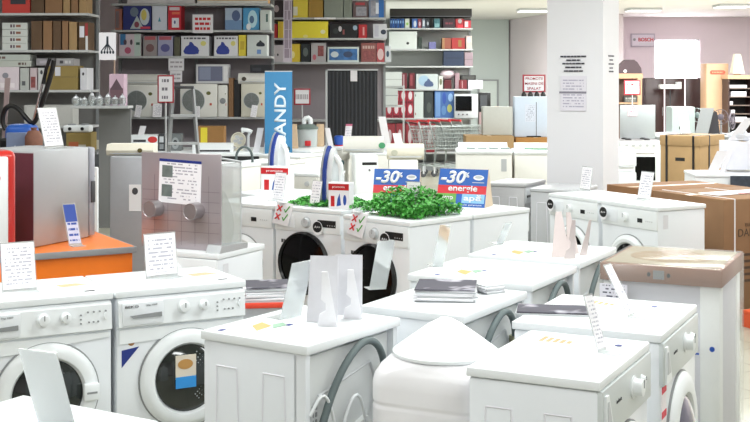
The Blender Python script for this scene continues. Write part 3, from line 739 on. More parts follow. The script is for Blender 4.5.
# leaflet holder on the counter
t = sheet_stand('blue headed leaflet in a clear holder on the orange counter', (69, 246), (82, 245), (62, 204), T85, lean=None)
lh = [c for c in t.children if c.name.startswith('paper')][0]; lh.data.materials[0] = printed('blue_leaflet_print', 'c9cbe0', '2c4aa0', 7, 3.3, head='2c4aa0', cover=.6, hz=.55)
sheet_stand('crumpled handwritten sheet standing on the silver cube refrigerator', (45, 148.5), (64, 147), (37, 108), T85+.002+fh, lean=None)

# steel hood display on its machine
hN = Vector((-.83, 6.33)); hth = R(-27); uh, vh = U2v(hth)
hw, hd2 = .47, .45
hL = hN-uh*hw
washer_black('white machine under the steel hood panel', hL.x, hL.y, hth, hw, hd2, h=.85, white_door=True, sticker=False, display=False)
t = thing('steel_display_hood', 'stainless steel hood panel with two tubular knobs, a printed sheet stuck on', 'display hood', (-.82, 6.41, T85), hth)
b = BM(); box(b, -.53, -.0, -.004, .004, .0, .52, .003); pn = obj('steel_panel', b, mat('steel_panel_brown', 'b0a6aa', .32, metal=.5, noise=.08, scale=5), t)
b = BM()
for k in range(1, 6): box(b, -.52, -.01, -.0046, -.004, .04+.055*k, .0415+.055*k)
for k in range(1, 6): box(b, -.53+.09*k, -.5285+.09*k, -.0046, -.004, .02, .4)
obj('tile_grooves', b, mat('groove_shade', '6c6468', .5), pn, smooth=False)
for x in (-.42, -.15):
    b = BM(); lathe(b, [(.045, 0), (.045, .07), (.043, .075), (.04, .072)], Matrix.Translation((x, -.004, .215)), 32, 'Y'); obj('tubular_knob', b, STEEL, pn)
b = BM(); box(b, -.42, -.14, -.0065, -.0055, .235, .475); pp = obj('printed_sheet', b, printed('hood_sheet_print', 'f0eef2', 'a8a4b0', 14, 1.1, cover=.5), t, (0, 0, 0), (0, R(2), 0), smooth=False)
b = BM(); box(b, -.42, -.14, -.0075, -.0065, .46, .475); obj('blue_heading', b, DBLUE, pp, smooth=False)
for z_ in (.375, .27):
    b = BM(); box(b, -.4, -.33, -.0075, -.0065, z_, z_+.065); obj('picture', b, mat('appliance_picture', '6a7472', .5, noise=.5, scale=20), pp, smooth=False)
b = BM(); box(b, -.01, .0, .004, .19, .02, .47); obj('glass_side', b, glassy('side_glass', (.8, .84, .84), .55), t, smooth=False)
b = BM(); bar(b, (-.003, .19, .0), (-.003, .19, .47), .006); bar(b, (-.003, .19, .47), (-.003, .0, .5), .006); obj('side_frame', b, LGREY, t)
b = BM(); prism(b, [(-.06, .0), (.21, .0), (.21, .028), (-.04, .04)], -.06, .03, axis='X'); obj('steel_lip', b, SILVER, t)
b = BM(); tube(b, [(-.05, .05, .3), (-.04, .1, .22), (-.05, .14, .1), (-.06, .12, .03)], .035, 10, 1); obj('plastic_wrap', b, glassy('wrap_film', (.8, .84, .85), .5), t)

# brochures on a small red-topped stand
t = thing('brochure_table', 'small red edged table between the washing machines, left of centre', 'small table', (-.545, 6.0, 0), R(8))
b = BM(); box(b, -.15, .12, -.14, .14, .655, .68, .004); obj('table_top', b, mat('red_orange_edge', 'e0452c', .4), t)
b = BM(); box(b, -.13, .1, -.12, .12, .0, .655); obj('pedestal', b, LGREY, t)
stack('stack of glossy silver brochures on the small red edged table', -.545, 6.0, .6805, R(8), .22, .24, 12, COVER)
b = BM(); prism(b, [(-.07, 0), (.06, .01), (.02, .06), (-.03, .07)], 0, .003, Matrix.Rotation(.25, 4, 'X'), 'Z')
b.free()
# ------------------------------------------------------------------ grey machines by the pillar and top loaders
def block_washer(label, fx, fy, th, w, d, h, body, cat='washing machine', name='washing_machine', front=True):
    t = thing(name, label, cat, quadpos(fx, fy, th, w, d), th)
    b = BM(); box(b, -w/2, w/2, -d/2, d/2, 0, h-.03, .01); obj('body', b, body, t)
    b = BM(); box(b, -w/2-.006, w/2+.006, -d/2-.006, d/2+.006, h-.03, h, .008); obj('top_panel', b, body, t)
    if front:
        b = BM(); box(b, -w/2+.01, w/2-.01, -d/2-.012, -d/2, h-.17, h-.04, .004); cp = obj('control_panel', b, LGREY, t)
        b = BM(); box(b, -w/2+.02, w/2-.25, -d/2-.018, -d/2-.01, h-.12, h-.1); obj('dark_slot', b, BLACK, cp)
        door(t, 0, -d/2-.001, .4, .21, .15, LGREY, GLOSSB, .04, edge=False)
    for s in (-1, 1): emboss(t, w, d, h, s)
    return t
SILV2 = mat('silver_enamel', 'b2b2b4', .35, metal=.25)
un, vn = U2v(TH)
p = Vector((1.31, 10.5)); 
block_washer('silver washing machine with a bare top, left of two before the pillar', 1.31, 10.5, TH, .55, .36, .85, SILV2)
block_washer('silver washing machine with a paler front, right of two before the pillar', 1.70, 10.05, TH, .55, .42, .84, mat('paler_silver_enamel', 'c3c5c8', .35, metal=.2))

def top_loader(label, px0, px1, Y, h, d, th, strips):
    a, c = PT(px0, 0, Y), PT(px1, 0, Y); w = c.x-a.x
    t = thing('top_loading_washer', label, 'washing machine', ((a.x+c.x)/2, Y+d/2, 0), th)
    b = BM(); box(b, -w/2, w/2, -d/2, d/2, 0, h-.05, .015); obj('body', b, OFFW, t)
    b = BM(); box(b, -w/2-.005, w/2+.005, -d/2-.005, d/2+.005, h-.055, h, .02, seg=3); obj('lid', b, WHITE2, t)
    b = BM(); prism(b, [(d/2-.16, h), (d/2, h), (d/2, h+.06), (d/2-.04, h+.06)], -w/2+.03, w/2-.03, axis='X'); cc = obj('console', b, WHITE2, t)
    if strips:
        for k in range(4):
            b = BM(); box(b, -w/2+.12+k*.13, -w/2+.22+k*.13, -.06, .12, h, h+.012); obj('lid_window', b, mat('greenish_lid_window', '6f8580', .4), t, smooth=False)
    else:
        b = BM(); lathe(b, [(.2, h), (.2, h+.01)], Matrix.Translation((0, .02, 0)) @ Matrix.Diagonal((1, .8, 1, 1)), 24); g = obj('lid_disc', b, mat('deep_green_lid', '3f8a68', .4), t)
        b = BM(); box(b, -.1, .12, -.06, .1, h+.01, h+.02); obj('disc_card', b, CREAM, g)
    b = BM(); box(b, w/2-.12, w/2-.06, -d/2-.003, -d/2, h-.24, h-.1); obj('printed_label', b, LGREY, t, smooth=False)
    return t
top_loader('top loading washer with four greenish windows in its lid', 457.5, 513, 13.5, .97, .5, R(-3), True)
top_loader('top loading washer with a green disc on its lid, against the pillar', 515.5, 574, 13.6, .96, .5, R(-2), False)

# ------------------------------------------------------------------ cartons
def carton(label, px0, px1, Y, d, h, m, z=0, th=0, bands=(), name='cardboard_carton', cat='carton', extra=None):
    a, c = PT(px0, 0, Y), PT(px1, 0, Y); w = c.x-a.x
    t = thing(name, label, cat, ((a.x+c.x)/2, Y+d/2, z), th)
    b = BM(); box(b, -w/2, w/2, -d/2, d/2, 0, h, .004); bx_ = obj('box', b, m, t)
    b = BM(); box(b, -.025, .025, -d/2-.001, d/2+.001, h, h+.001); obj('packing_tape', b, mat('packing_tape', 'c0a27a', .3), t, smooth=False)
    for k in bands:
        b = BM(); box(b, w*k-.008, w*k+.008, -d/2-.003, d/2+.003, -.0 if z else .001, h+.003); obj('strap', b, BLACK, t, smooth=False)
    if extra: extra(t, w, d, h)
    return t
carton('brown carton behind the top loader, below the grey carton', 466, 514, 15.5, .5, 1.03, TAN)
carton('brown carton under the pale blue panel box', 516, 556, 15.7, .5, 1.0, mat('orange_cardboard', 'a5763e', .8, noise=.12, scale=6))
carton('plain grey box standing on the brown carton left of the pale blue one', 483, 512.5, 15.75, .25, .37, mat('grey_board', 'b9bab4', .6), z=1.032)
a = PT(512.5, 0, 15.72)
t = thing('panel_box', 'pale blue panel box with a taped sheet, left of the pillar', 'boxed panel', (PT(529.5, 0, 15.9).x, 15.92, 1.002), 0)
b = BM(); box(b, -.21, .235, -.1, .1, 0, .535, .012); obj('box', b, mat('pale_blue_panel', 'c6d2e2', .4), t)
b = BM(); box(b, -.07, .07, -.102, -.1, .2, .43); obj('taped_sheet', b, printed('taped_sheet_print', 'cfd6e4', '8c93a8', 9), t, smooth=False)
b = BM(); box(b, .075, .083, -.102, -.1, .0, .46); obj('dark_seam', b, DGREY, t, smooth=False)
for k in range(4):
    b = BM(); lathe(b, [(.035, .535), (.035, .56), (.02, .59), (.01, .6)], Matrix.Translation((-.07+.085*k, 0, 0)), 12); obj('black_cap', b, BLACK, t)
b = BM(); box(b, -.05, .14, -.11, -.1, .0, .015); obj('dark_handle', b, BLACK, t)

def post_sign(label, lines, px0, px1, py0, py1, Y, zb, ink=None, post=True, board=None, framec=None, wid=.8, hgt=None, tx=0):
    a, c = PT(px0, py0, Y), PT(px1, py1, Y); w = c.x-a.x; h = a.z-c.z
    t = thing('standing_sign', label, 'sign', ((a.x+c.x)/2+tx, Y, zb), 0); z0 = c.z-zb
    b = BM(); box(b, -w/2, w/2, -.006, .006, z0, z0+h, .003); fr = obj('frame', b, framec or mat('sign_frame_red', 'a02a38', .4), t)
    k = min(w, h)*.09
    b = BM(); box(b, -w/2+k, w/2-k, -.009, -.006, z0+k, z0+h-k); bd = obj('board', b, board or CARD, t, smooth=False)
    n = len(lines)
    for i, s in enumerate(lines):
        zz = z0+h-k-(h-2*k)*(i+.5)/n
        if s.startswith('#'):
            b = BM(); x = -w*wid/2; r2 = random.Random(i+len(s))
            while x < w*wid/2-.01:
                l = r2.uniform(.02, .06)*w/.4; x1 = min(x+l, w*wid/2); box(b, x, x1, -.0105, -.009, zz-(h-2*k)/n*.18, zz+(h-2*k)/n*.18); x = x1+.008
            obj('printed_line', b, ink or RED, bd, smooth=False)
        else: text(s, ink or RED, bd, 0, -.009, zz, w*wid*(len(s)/max(len(q_) for q_ in lines))**.7, (h-2*k)/n*.55, bold=.015)
    if post and z0 > .02:
        b = BM(); tube(b, [(0, 0, 0), (0, 0, z0)], .008, 8); box(b, -.06, .06, -.05, .05, 0, .006); obj('post', b, LGREY, t)
    return t
post_sign('red framed notice about washing machines above the pale blue panel box', ['PROMOTII', 'MASINI DE', 'SPALAT'], 522.5, 545.5, 74.5, 92.5, 16.1, 1.0, ink=mat('sign_dark_red', '9c2634', .5), post=True)

# cartons on the right, the two long brown ones behind the small-display loader
u5, v5 = U2v(R(25))
N5 = Vector((2.66, 9.15)); d1_, d2_ = .86, .62
def print_daewoo(t, w, d, h):
    text('DAEWOO', mat('carton_ink', '4a3a2c', .7), t, -w/2+.32, -d/2-.001, h-.26, .36, .06)
    text('ELECTRONICS', mat('carton_ink', '4a3a2c', .7), t, -w/2+.32, -d/2-.001, h-.2, .22, .025)
    b = BM()
    for k in range(5): box(b, -w/2+.2, -w/2+.3+.02*(k % 2), -d/2-.0015, -d/2, h-.44-.05*k, h-.42-.05*k)
    obj('printed_symbols', b, mat('carton_ink', '4a3a2c', .7), t, smooth=False)
    for k in (.1, .55):
        b = BM(); box(b, -w/2+k, -w/2+k+.012, -d/2-.003, d/2+.003, .002, h+.003); obj('white_strap', b, CARD, t, smooth=False)
    b = BM(); lathe(b, [(.05, 0), (.05, .001)], Matrix.Translation((-w/2, .1, h-.4)) @ Matrix.Rotation(-pi/2, 4, 'Z'), 20, 'Y'); obj('round_print', b, mat('carton_ink', '4a3a2c', .7), t)
for lab, off, dd_, m, ex in (('big brown carton printed with black lettering at the right picture edge', 0, d1_, BROWN, print_daewoo),
                          ('big brown carton directly behind the small display loader', d1_+.015, d2_, carton_mat('brown_cardboard_dull', '8e6848'), None)):
    q = N5+v5*off; w5 = .95
    c = quadpos(q.x, q.y, R(25), w5, dd_)
    t = thing('cardboard_carton', lab, 'carton', c, R(25))
    b = BM(); box(b, -w5/2, w5/2, -dd_/2, dd_/2, 0, .85, .005); obj('box', b, m, t)
    b = BM(); box(b, -w5/2, w5/2, -.03, .03, .85, .851); obj('packing_tape', b, mat('packing_tape', 'c0a27a', .3), t, smooth=False)
    if ex: ex(t, w5, dd_, .85)
c = quadpos(N5.x, N5.y, R(25), .95, .86)
t = thing('white_leaflet', 'white and red leaflet lying on the brown cartons', 'leaflet', (2.93, 9.72, .8535), R(30))
b = BM(); box(b, -.33, .3, -.12, .1, 0, .004); obj('sheet', b, PAPER, t, smooth=False)
b = BM(); box(b, -.1, .3, -.122, -.08, .004, .006); obj('red_edge', b, RED, t, smooth=False)
t = thing('orange_pallet', 'orange pallet on the floor before the brown carton, right edge', 'pallet', (3.12, 8.62, 0), R(25))
b = BM(); box(b, -.45, .45, -.19, .19, .09, .12, .004); obj('deck', b, mat('orange_plastic', 'd9562a', .5), t)
for k in (-.4, 0, .4):
    b = BM(); box(b, k-.05, k+.05, -.19, .19, 0, .09); obj('block', b, mat('orange_plastic', 'd9562a', .5), t)

def tallcarton():
    th = R(50); N = PT(700, 0, 14.0); w, d, h = .66, .5, 1.1
    t = thing('cardboard_carton', 'tall strapped brown carton with a hand hole beside the gas cooker', 'carton', quadpos(N.x, 14.0, th, w, d), th)
    b = BM(); box(b, -w/2, w/2, -d/2, d/2, 0, h-.1, .004); box(b, -w/2-.008, w/2+.008, -d/2-.008, d/2+.008, h-.12, h, .004); obj('box', b, TAN, t)
    for k in (-.17, .17):
        b = BM(); box(b, -w/2-.012, w/2+.012, k-.012, k+.012, 0, h+.004); obj('strap', b, BLACK, t, smooth=False)
    b = BM(); box(b, -.1, -.08, -d/2-.012, d/2+.012, 0, h+.004); obj('strap', b, BLACK, t, smooth=False)
    b = BM(); box(b, -w/2-.002, -w/2, -.06, .06, .8, .84, .0); obj('hand_hole', b, BLACK, t, smooth=False)
    return t
tallcarton()
# white counter and appliances right of the tall carton
block_washer('white machine beyond the brown cartons, with a dark picture card leaning on it', 2.99, 11.2, R(-4), .62, .55, .88, WHITE, front=False)
t = thing('picture_card', 'dark printed picture card leaning on a white machine at the right edge', 'picture card', (PT(741, 0, 11.15).x, 11.14, 0.0), R(-4))
b = BM(); box(b, -.1, .12, -.004, .004, .64, .87); 
obj('card', b, mat('dark_picture', '3c4450', .4, noise=.8, scale=14), t, smooth=False)
b = BM(); box(b, -.01, .01, -.003, .003, 0, .64); obj('stick', b, LGREY, t)
carton('white boxed appliance standing on the machines at the right edge', 728, 760, 11.5, .3, .27, mat('bright_white_box', 'e8e8f2', .4), z=.9, name='white_box', cat='boxed appliance')
block_washer('white washing machine under the white boxed appliance, right edge', 3.68, 11.35, R(-4), .6, .5, .9, WHITE, front=False)

# gas cooker with open lid
def cooker(label, pxc, Y, w=.6):
    X = PT(pxc, 0, Y).x
    t = thing('gas_cooker', label, 'cooker', (X, Y+.3, 0), 0)
    b = BM(); box(b, -w/2, w/2, -.3, .3, 0, .85, .008); obj('body', b, WHITE2, t)
    b = BM(); box(b, -w/2+.005, w/2-.005, -.32, -.3, .73, .85, .005); cp = obj('control_panel', b, WHITE2, t)
    for k in range(5):
        b = BM(); lathe(b, [(.022, 0), (.02, .025)], Matrix.Translation((-.2+.1*k, -.32, .79)), 14, 'Y'); obj('knob', b, LGREY, t)
    b = BM(); box(b, -w/2+.03, w/2-.03, -.325, -.3, .2, .7, .006); dr_ = obj('oven_door', b, WHITE2, t)
    b = BM(); box(b, -w/2+.17, w/2-.08, -.328, -.325, .27, .62); obj('oven_glass', b, GLOSSB, dr_)
    b = BM(); tube(b, [(-.2, -.36, .67), (.2, -.36, .67)], .01, 8); obj('oven_handle', b, CHROME, dr_)
    b = BM(); box(b, -w/2+.01, w/2-.01, -.28, .27, .85, .858); hb = obj('hob', b, STEEL, t)
    for sx in (-.14, .14):
        for sy in (-.13, .13):
            b = BM(); lathe(b, [(.05, .858), (.05, .87), (.03, .88)], Matrix.Translation((sx, sy, 0)), 16); obj('burner', b, BLACK, hb)
    b = BM(); box(b, -w/2+.12, w/2+.06, .27, .285, .858, 1.37, .008); ld = obj('open_lid', b, mat('lid_grey', 'aab0b2', .3, metal=.2), t)
    b = BM(); box(b, -.06, .08, .265, .27, 1.2, 1.36); obj('pink_notice', b, printed('pink_notice_print', 'f0cfd8', 'b04a60', 6), ld, smooth=False)
    return t
cooker('white gas cooker with black oven glass and raised grey lid', 640, 17.7)
t = thing('drawer_cabinet', 'white rounded open front cabinet between the pillar and the gas cooker', 'cabinet', (PT(628, 0, 15.6).x, 15.9, 0), 0)
b = BM(); box(b, -.12, .12, -.2, .2, 0, .86, .03, seg=3); obj('body', b, WHITE2, t)
for z in (.1, .36, .62):
    b = BM(); box(b, -.125, .125, -.23, -.2, z, z+.2, .03, seg=3); obj('drawer', b, WHITE, t)

# ------------------------------------------------------------------ shelving along the back
SHELV = {}
def shelving(label, px0, px1, Y, zs, depth=.5, back=True, m=None, ztop=None, base=True):
    SHELV[Y] = sorted(zs)+([2.95] if Y == 23.0 else [])
    x0, x1 = PT(px0, 0, Y).x, PT(px1, 0, Y).x; w = x1-x0; ztop = ztop or max(zs)+.3
    t = thing('shelving_unit', label, 'shelving unit', ((x0+x1)/2, Y+depth/2, 0), 0)
    if back:
        b = BM(); box(b, -w/2, w/2, depth/2-.02, depth/2, 0, ztop); obj('back_panel', b, m or SHELFB, t, smooth=False)
    n = max(1, round(w/1.3))
    for k in range(n+1):
        b = BM(); x = -w/2+w*k/n; x = max(-w/2+.02, min(w/2-.02, x)); box(b, x-.02, x+.02, depth/2-.06, depth/2-.02, 0, ztop); obj('upright', b, GREYP, t, smooth=False)
    for z in zs:
        b = BM(); box(b, -w/2, w/2, -depth/2, depth/2-.06, z-.03, z, .003); obj('shelf', b, SHELF, t, smooth=False)
    if base:
        b = BM(); box(b, -w/2, w/2, -depth/2, depth/2-.02, 0, .15); obj('plinth', b, GREYP, t, smooth=False)
    return t
def Z(py, Y): return EYE-(py-HY)/F*Y

def pbox(label, px0, px1, pyt, Y, z, col, art=(), d=.3, side=None, name='product_box', cat='boxed product', group=None, dy=.03, topm=None):
    """a boxed product on a shelf; art: (u0, v0, u1, v1, colour, kind) over its front"""
    a, c = PT(px0, 0, Y+dy), PT(px1, 0, Y+dy); w = c.x-a.x; h = EYE-(pyt-HY)/F*(Y+dy)-z
    w = max(w-.004, .03)
    nx = [q for q in SHELV.get(Y, []) if q > z+.05]
    if nx: h = min(h, min(nx)-.034-z)
    t = thing(name, label, cat, ((a.x+c.x)/2, Y+dy+d/2, z+.001), 0, group)
    m = col if not isinstance(col, str) else C(col, .6)
    b = BM(); box(b, -w/2, w/2, -d/2, d/2, 0, h, .002, seg=1); o = obj('box', b, m, t)
    for i, (u0, v0, u1, v1, cc, kd) in enumerate(art):
        y = -d/2-.0012-.0006*i; x0, x1, z0, z1 = (u0-.5)*w, (u1-.5)*w, v0*h, v1*h; b = BM()
        if kd == 'e': ellip(b, (x0+x1)/2, (z0+z1)/2, (x1-x0)/2, (z1-z0)/2, y, -d/2, 18)
        elif kd == 'v': # cylinder vacuum silhouette
            pts = [(0, .25), (.08, .05), (.3, 0), (.7, 0), (.95, .05), (1, .3), (.9, .55), (.7, .7), (.55, .95), (.4, .98), (.35, .75), (.15, .6)]
            prism(b, [(x0+(x1-x0)*p_, z0+(z1-z0)*q_) for p_, q_ in pts], y, -d/2)
        elif kd == 't': prism(b, [(x0, z0), (x1, z0), ((x0+x1)/2, z1)], y, -d/2)
        elif kd == 'l':
            x = x0; r2 = random.Random(int(px0*7+i))
            while x < x1-.01:
                l = r2.uniform(.02, .06); e = min(x+l, x1); box(b, x, e, y, -d/2, z0, z1); x = e+.012
        else: box(b, x0, x1, y, -d/2, z0, z1)
        obj({'e': 'oval_print', 'v': 'vacuum_picture', 't': 'triangle_print', 'l': 'printed_line', 'r': 'printed_panel'}[kd], b, C(cc, .55) if isinstance(cc, str) else cc, t, smooth=False)
    return t
PIC = mat('busy_photo_print', '6a5a66', .5, noise=.8, scale=25); PICB = mat('blue_photo_print', '3f6fa8', .5, noise=.7, scale=14); PICG = mat('grey_photo_print', '9a9aa4', .5, noise=.6, scale=22); PICR = mat('reddish_photo_print', '8a4c4c', .5, noise=.7, scale=25)

# unit 1: far left
Y1 = 15.0; z1 = [Z(13, Y1), Z(50, Y1), Z(90, Y1), Z(126, Y1), .6]
shelving('grey shelving unit with brown cartons at the top left corner', -30, 89, Y1, z1, .6)
for lab, a, c, pt, z, col, art in (
  ('red box with a black shape on the top shelf at the left edge', 2, 30, -9, 0, 'c0392f', [(.3, .4, .85, 1, '2c2c34', 'r')]),
  ('dark brown box beside the red box on the top left shelf', 31, 44, -8, 0, DBROWN, []),
  ('broad tan box between the dark and the narrow cartons, top left shelf', 45, 62, -10, 0, BROWN, []),
  ('first narrow upright carton on the top left shelf, right of the broad one', 63, 70, -10, 0, TAN, []),
  ('second narrow upright carton on the top left shelf', 71, 78, -10, 0, BROWN, []),
  ('third narrow upright carton on the top left shelf', 79, 86, -9, 0, TAN, []),
  ('dark tall brown carton, left one on the second left shelf', 31, 42, 21, 1, DBROWN, []),
  ('dark tall brown carton, second from the left on the second left shelf', 43, 52, 21, 1, BROWN, []),
  ('tall brown carton, third from the left on the second left shelf', 53, 61, 21, 1, DBROWN, []),
  ('tall brown carton, fourth from the left on the second left shelf', 62, 68, 21, 1, BROWN, []),
  ('narrow tan carton, fifth from the left on the second left shelf', 69, 77, 22, 1, TAN, []),
  ('carton with a white label and red edge, right end of the second left shelf', 78.5, 88, 22, 1, DBROWN, [(.1, .45, .6, .85, 'd8d8e0', 'r'), (.75, 0, 1, .5, 'd8d8d8', 'r'), (.7, .5, 1, .95, '9a3030', 'r')]),
  ('white box with an oval picture at the left end of the third shelf', -2, 19, 67, 2, 'd9cdd4', [(.2, .5, .5, .75, '8a8a94', 'e'), (.1, .1, .8, .3, 'e8e0e4', 'r')]),
  ('grey narrow box on the third left shelf', 20, 29, 68, 2, 'b4b8b4', [(.2, .2, .6, .4, '55585c', 'l')]),
  ('box with a dark photograph on the third left shelf', 30, 37, 68, 2, 'c8b8bc', [(.1, .1, .8, .6, PICR, 'r')]),
  ('small pale box on the third left shelf before the vacuum hose', 38, 45, 68, 2, 'c6c6c6', [(.3, .7, .7, .9, '444448', 'e')]),
  ('white upright box with a black mark, right end of the third left shelf', 80, 87, 68, 2, 'cfcfd4', [(.3, .65, .6, .8, '333338', 'e')])):
    pbox(lab, a, c, pt, Y1, z1[z], col, art, d=.35)
# stacks of four white boxes with print
for k in range(4):
    zb = z1[1]+.081*k*1.02
    pbox(['lowest', 'second lowest', 'second highest', 'topmost'][k]+' of four flat white boxes stacked on the second left shelf', 2, 27.5, 0, Y1, zb, 'c9cdc9', [(.32, .3, .5, .75, '5a4450', 'l'), (.55, .35, .75, .7, '8a5a48', 'l')], d=.3, group='flat white boxes stacked on the left shelf') if False else None
def flatbox(label, px0, px1, Y, z, h, col, art, d=.3, group=None, name='product_box'):
    pyt = HY+(EYE-(z+h))*F/(Y+.03); return pbox(label, px0, px1, pyt, Y, z, col, art, d=d, group=group, name=name)
for k in range(4):
    flatbox(['lowest', 'second lowest', 'second highest', 'topmost'][k]+' of four flat white boxes stacked on the second left shelf', 2, 27.5, Y1, z1[1]+.086*k, .083, 'c9cdc9', [(.32, .3, .5, .75, '5a4450', 'l'), (.55, .35, .78, .7, '8a5a48', 'l')], group='four flat white boxes on the left shelf')
zt_ = z1[2]+.3
flatbox('lower flat pale box lying on the boxes of the third left shelf', -1, 31, Y1, zt_-.01, .075, 'b9bdb6', [(.6, .3, .85, .7, '5c4c44', 'l')])
flatbox('upper flat pale box lying on the boxes of the third left shelf', -3, 30, Y1, zt_+.067, .075, 'b4bab4', [(.05, .3, .25, .7, '6c5450', 'l')])
flatbox('lower of two yellowish cartons behind the vacuum hose', 46, 78, Y1, z1[2], .16, carton_mat('ochre_cardboard', '93804f'), [])
flatbox('upper of two yellowish cartons behind the vacuum hose, with a white label', 46, 78, Y1, z1[2]+.162, .14, carton_mat('ochre_cardboard', '93804f'), [(.28, .1, .45, .9, 'd4d4dc', 'r')])
flatbox('grey printed flat box on top of the yellowish cartons', 56, 74, Y1, z1[2]+.304, .09, '9c9a9c', [(.2, .3, .4, .7, '3c3c40', 'l'), (.5, .3, .9, .7, 'c4c4c4', 'l')])
flatbox('dull grey flat box left on top of the yellowish cartons', 36, 54, Y1, z1[2]+.304, .09, '8c888e', [(.2, .3, .6, .7, 'a8a4ac', 'r')])
flatbox('pale flat box on the fourth left shelf below the cartons', 24, 73, Y1, z1[3], .26, 'b6b6b2', [(.05, .1, .48, .9, 'c2c2be', 'r'), (.52, .1, .95, .9, 'bcbcb8', 'r')])
flatbox('ochre carton with a red print under a white camping stove', 66, 91, 14.4, .9, .22, carton_mat('ochre_cardboard', '93804f'), [(.1, .1, .5, .5, 'b0603c', 'r'), (.5, .1, .8, .35, 'c4c0b8', 'r')], name='cardboard_carton')
t = thing('camping_stove', 'small white two burner stove with black knobs on an ochre carton', 'camping stove', (PT(77, 0, 14.5).x, 14.56, 1.123), 0)
b = BM(); box(b, -.16, .16, -.1, .1, 0, .085, .02, seg=3); obj('body', b, WHITE2, t)
for s in (-1, 1):
    b = BM(); lathe(b, [(.02, 0), (.02, .02)], Matrix.Translation((s*.075, -.1, .045)), 16, 'Y'); obj('knob', b, BLACK, t)
    b = BM(); lathe(b, [(.05, .085), (.05, .1), (.02, .105)], Matrix.Translation((s*.08, .02, 0)), 16); obj('burner', b, GREYP, t)
t = thing('display_table', 'low grey table mostly hidden behind the silver cube refrigerator', 'table', (PT(60, 0, 14.6).x, 14.62, 0), 0)
b = BM(); box(b, -.5, .5, -.25, .3, .86, .899); obj('table_top', b, GREYP, t)
b = BM(); box(b, -.45, .45, -.2, .25, 0, .86); obj('cupboard', b, DGREY, t)

# unit 1b: glassware
Y2 = 14.0
gx0, gx1, gz = PT(70, 0, Y2).x, PT(128, 0, Y2).x, Z(106, Y2)
gt = thing('glassware_shelf', 'thin grey glassware shelf between the carton shelves and the appliance shelves', 'shelf', ((gx0+gx1)/2, Y2+.15, 0), 0); gw = gx1-gx0
b = BM(); box(b, -gw/2, gw/2, -.15, .15, gz-.03, gz, .003); obj('shelf', b, SHELF, gt, smooth=False)
b = BM(); box(b, -gw/2+.28, gw/2-.02, .1, .14, 0, gz-.03); obj('back_panel', b, mat('mid_grey_panel', '7f8080', .6), gt, smooth=False)
zg = Z(106, Y2)
for k, (px, hh, r) in enumerate([(76, .12, .05), (82, .1, .045), (87, .16, .04), (92.5, .12, .05), (98, .14, .045), (103, .11, .05), (108, .13, .045), (79, .09, .04), (90, .1, .04), (100.5, .2, .035)]):
    row = k >= 7
    p = PT(76+(px-76)*1.45, 0, Y2+(.2 if row else .08))
    lab = 'grey glass vessel on the glassware shelf, '+['leftmost in the front row', 'second from the left in front', 'third from the left in front', 'middle of the front row', 'third from the right in front', 'second from the right in front', 'rightmost in front', 'left one in the back row', 'middle one in the back row', 'right one in the back row'][k]
    t = thing('glass_vessel', lab, 'glassware', (p.x, p.y, zg+.001), 0, 'glassware on the grey shelf')
    b = BM(); lathe(b, [(r*.6, 0), (r, hh*.3), (r, hh*.7), (r*.7, hh*.75)], None, 16); obj('bowl', b, GLASSW, t)
    b = BM(); lathe(b, [(r*.72, hh*.75), (r*.5, hh*.9), (r*.15, hh*.95), (r*.15, hh*1.1)], None, 12); obj('lid', b, SILVER, t)
pbox('pinkish box with a house shaped print above the glassware', 109, 124, 74, 14.05, Z(106, 14.0), 'bfa4b4', [(.05, .05, .95, .55, '6a5058', 'r'), (.05, .5, .95, .85, '5a4650', 't')], d=.2)
# pictogram card hanging by the aisle
def hang_card(label, px0, px1, py0, py1, Y, lines=(), ink=None, art=None, board=None, top=None, name='hanging_card', rows=None):
    a, c = PT(px0, py0, Y), PT(px1, py1, Y); w = c.x-a.x; h = a.z-c.z
    t = thing(name, label, 'sign', ((a.x+c.x)/2, Y, c.z), 0)
    b = BM(); box(b, -w/2, w/2, -.004, .004, 0, h); bd = obj('board', b, board or CARD, t, smooth=False)
    for i, s in enumerate(lines):
        zz = h-h*(i+.9)/(len(lines)+.8)
        if s.startswith('#'):
            b = BM(); x = -w*.38; r2 = random.Random(i+int(px0))
            while x < w*.38: e = min(x+r2.uniform(.03, .07), w*.38); box(b, x, e, -.0055, -.004, zz-h*.07, zz+h*.07); x = e+.012
            obj('printed_line', b, ink or RED, bd, smooth=False)
        else: text(s, ink or RED, bd, 0, -.004, zz, w*.8, h*.16, bold=.02)
    if top:
        b = BM(); bar(b, (-w*.3, 0, h), (-w*.3, 0, h+top), .004); bar(b, (w*.3, 0, h), (w*.3, 0, h+top), .004); obj('hanger', b, LGREY, t)
    return t, bd, w, h
t, bd, w, h = hang_card('white pictogram card with a dark lamp shape beside the glassware', 99, 116, 32.5, 60, 14.6, top=None)
b = BM(); tube(b, [(0, 0, 0), (0, 0, 0)], .01) if False else None
b.free() if False else None
b = BM(); prism(b, [(-.015, h*.5), (.015, h*.5), (.012, h*.86), (-.012, h*.86)], -.006, -.004)
for dx in (-.07, -.035, 0, .035, .07): bar(b, (0, -.006, h*.6), (dx, -.006, h*.34), .006); ellip(b, dx, h*.28, .013, .02, -.006, -.004, 10)
obj('lamp_pictogram', b, mat('dark_pictogram', '23303a', .5), bd)
b = BM(); tube(b, [(w/2-.02, .006, -1.9+(-0.0)), (w/2-.02, .006, 0)], .01, 8); 
for vv in b.verts: vv.co.z = max(vv.co.z, -t.location.z+.0)
obj('pole', b, mat('tan_pole', 'a08878', .5), t)

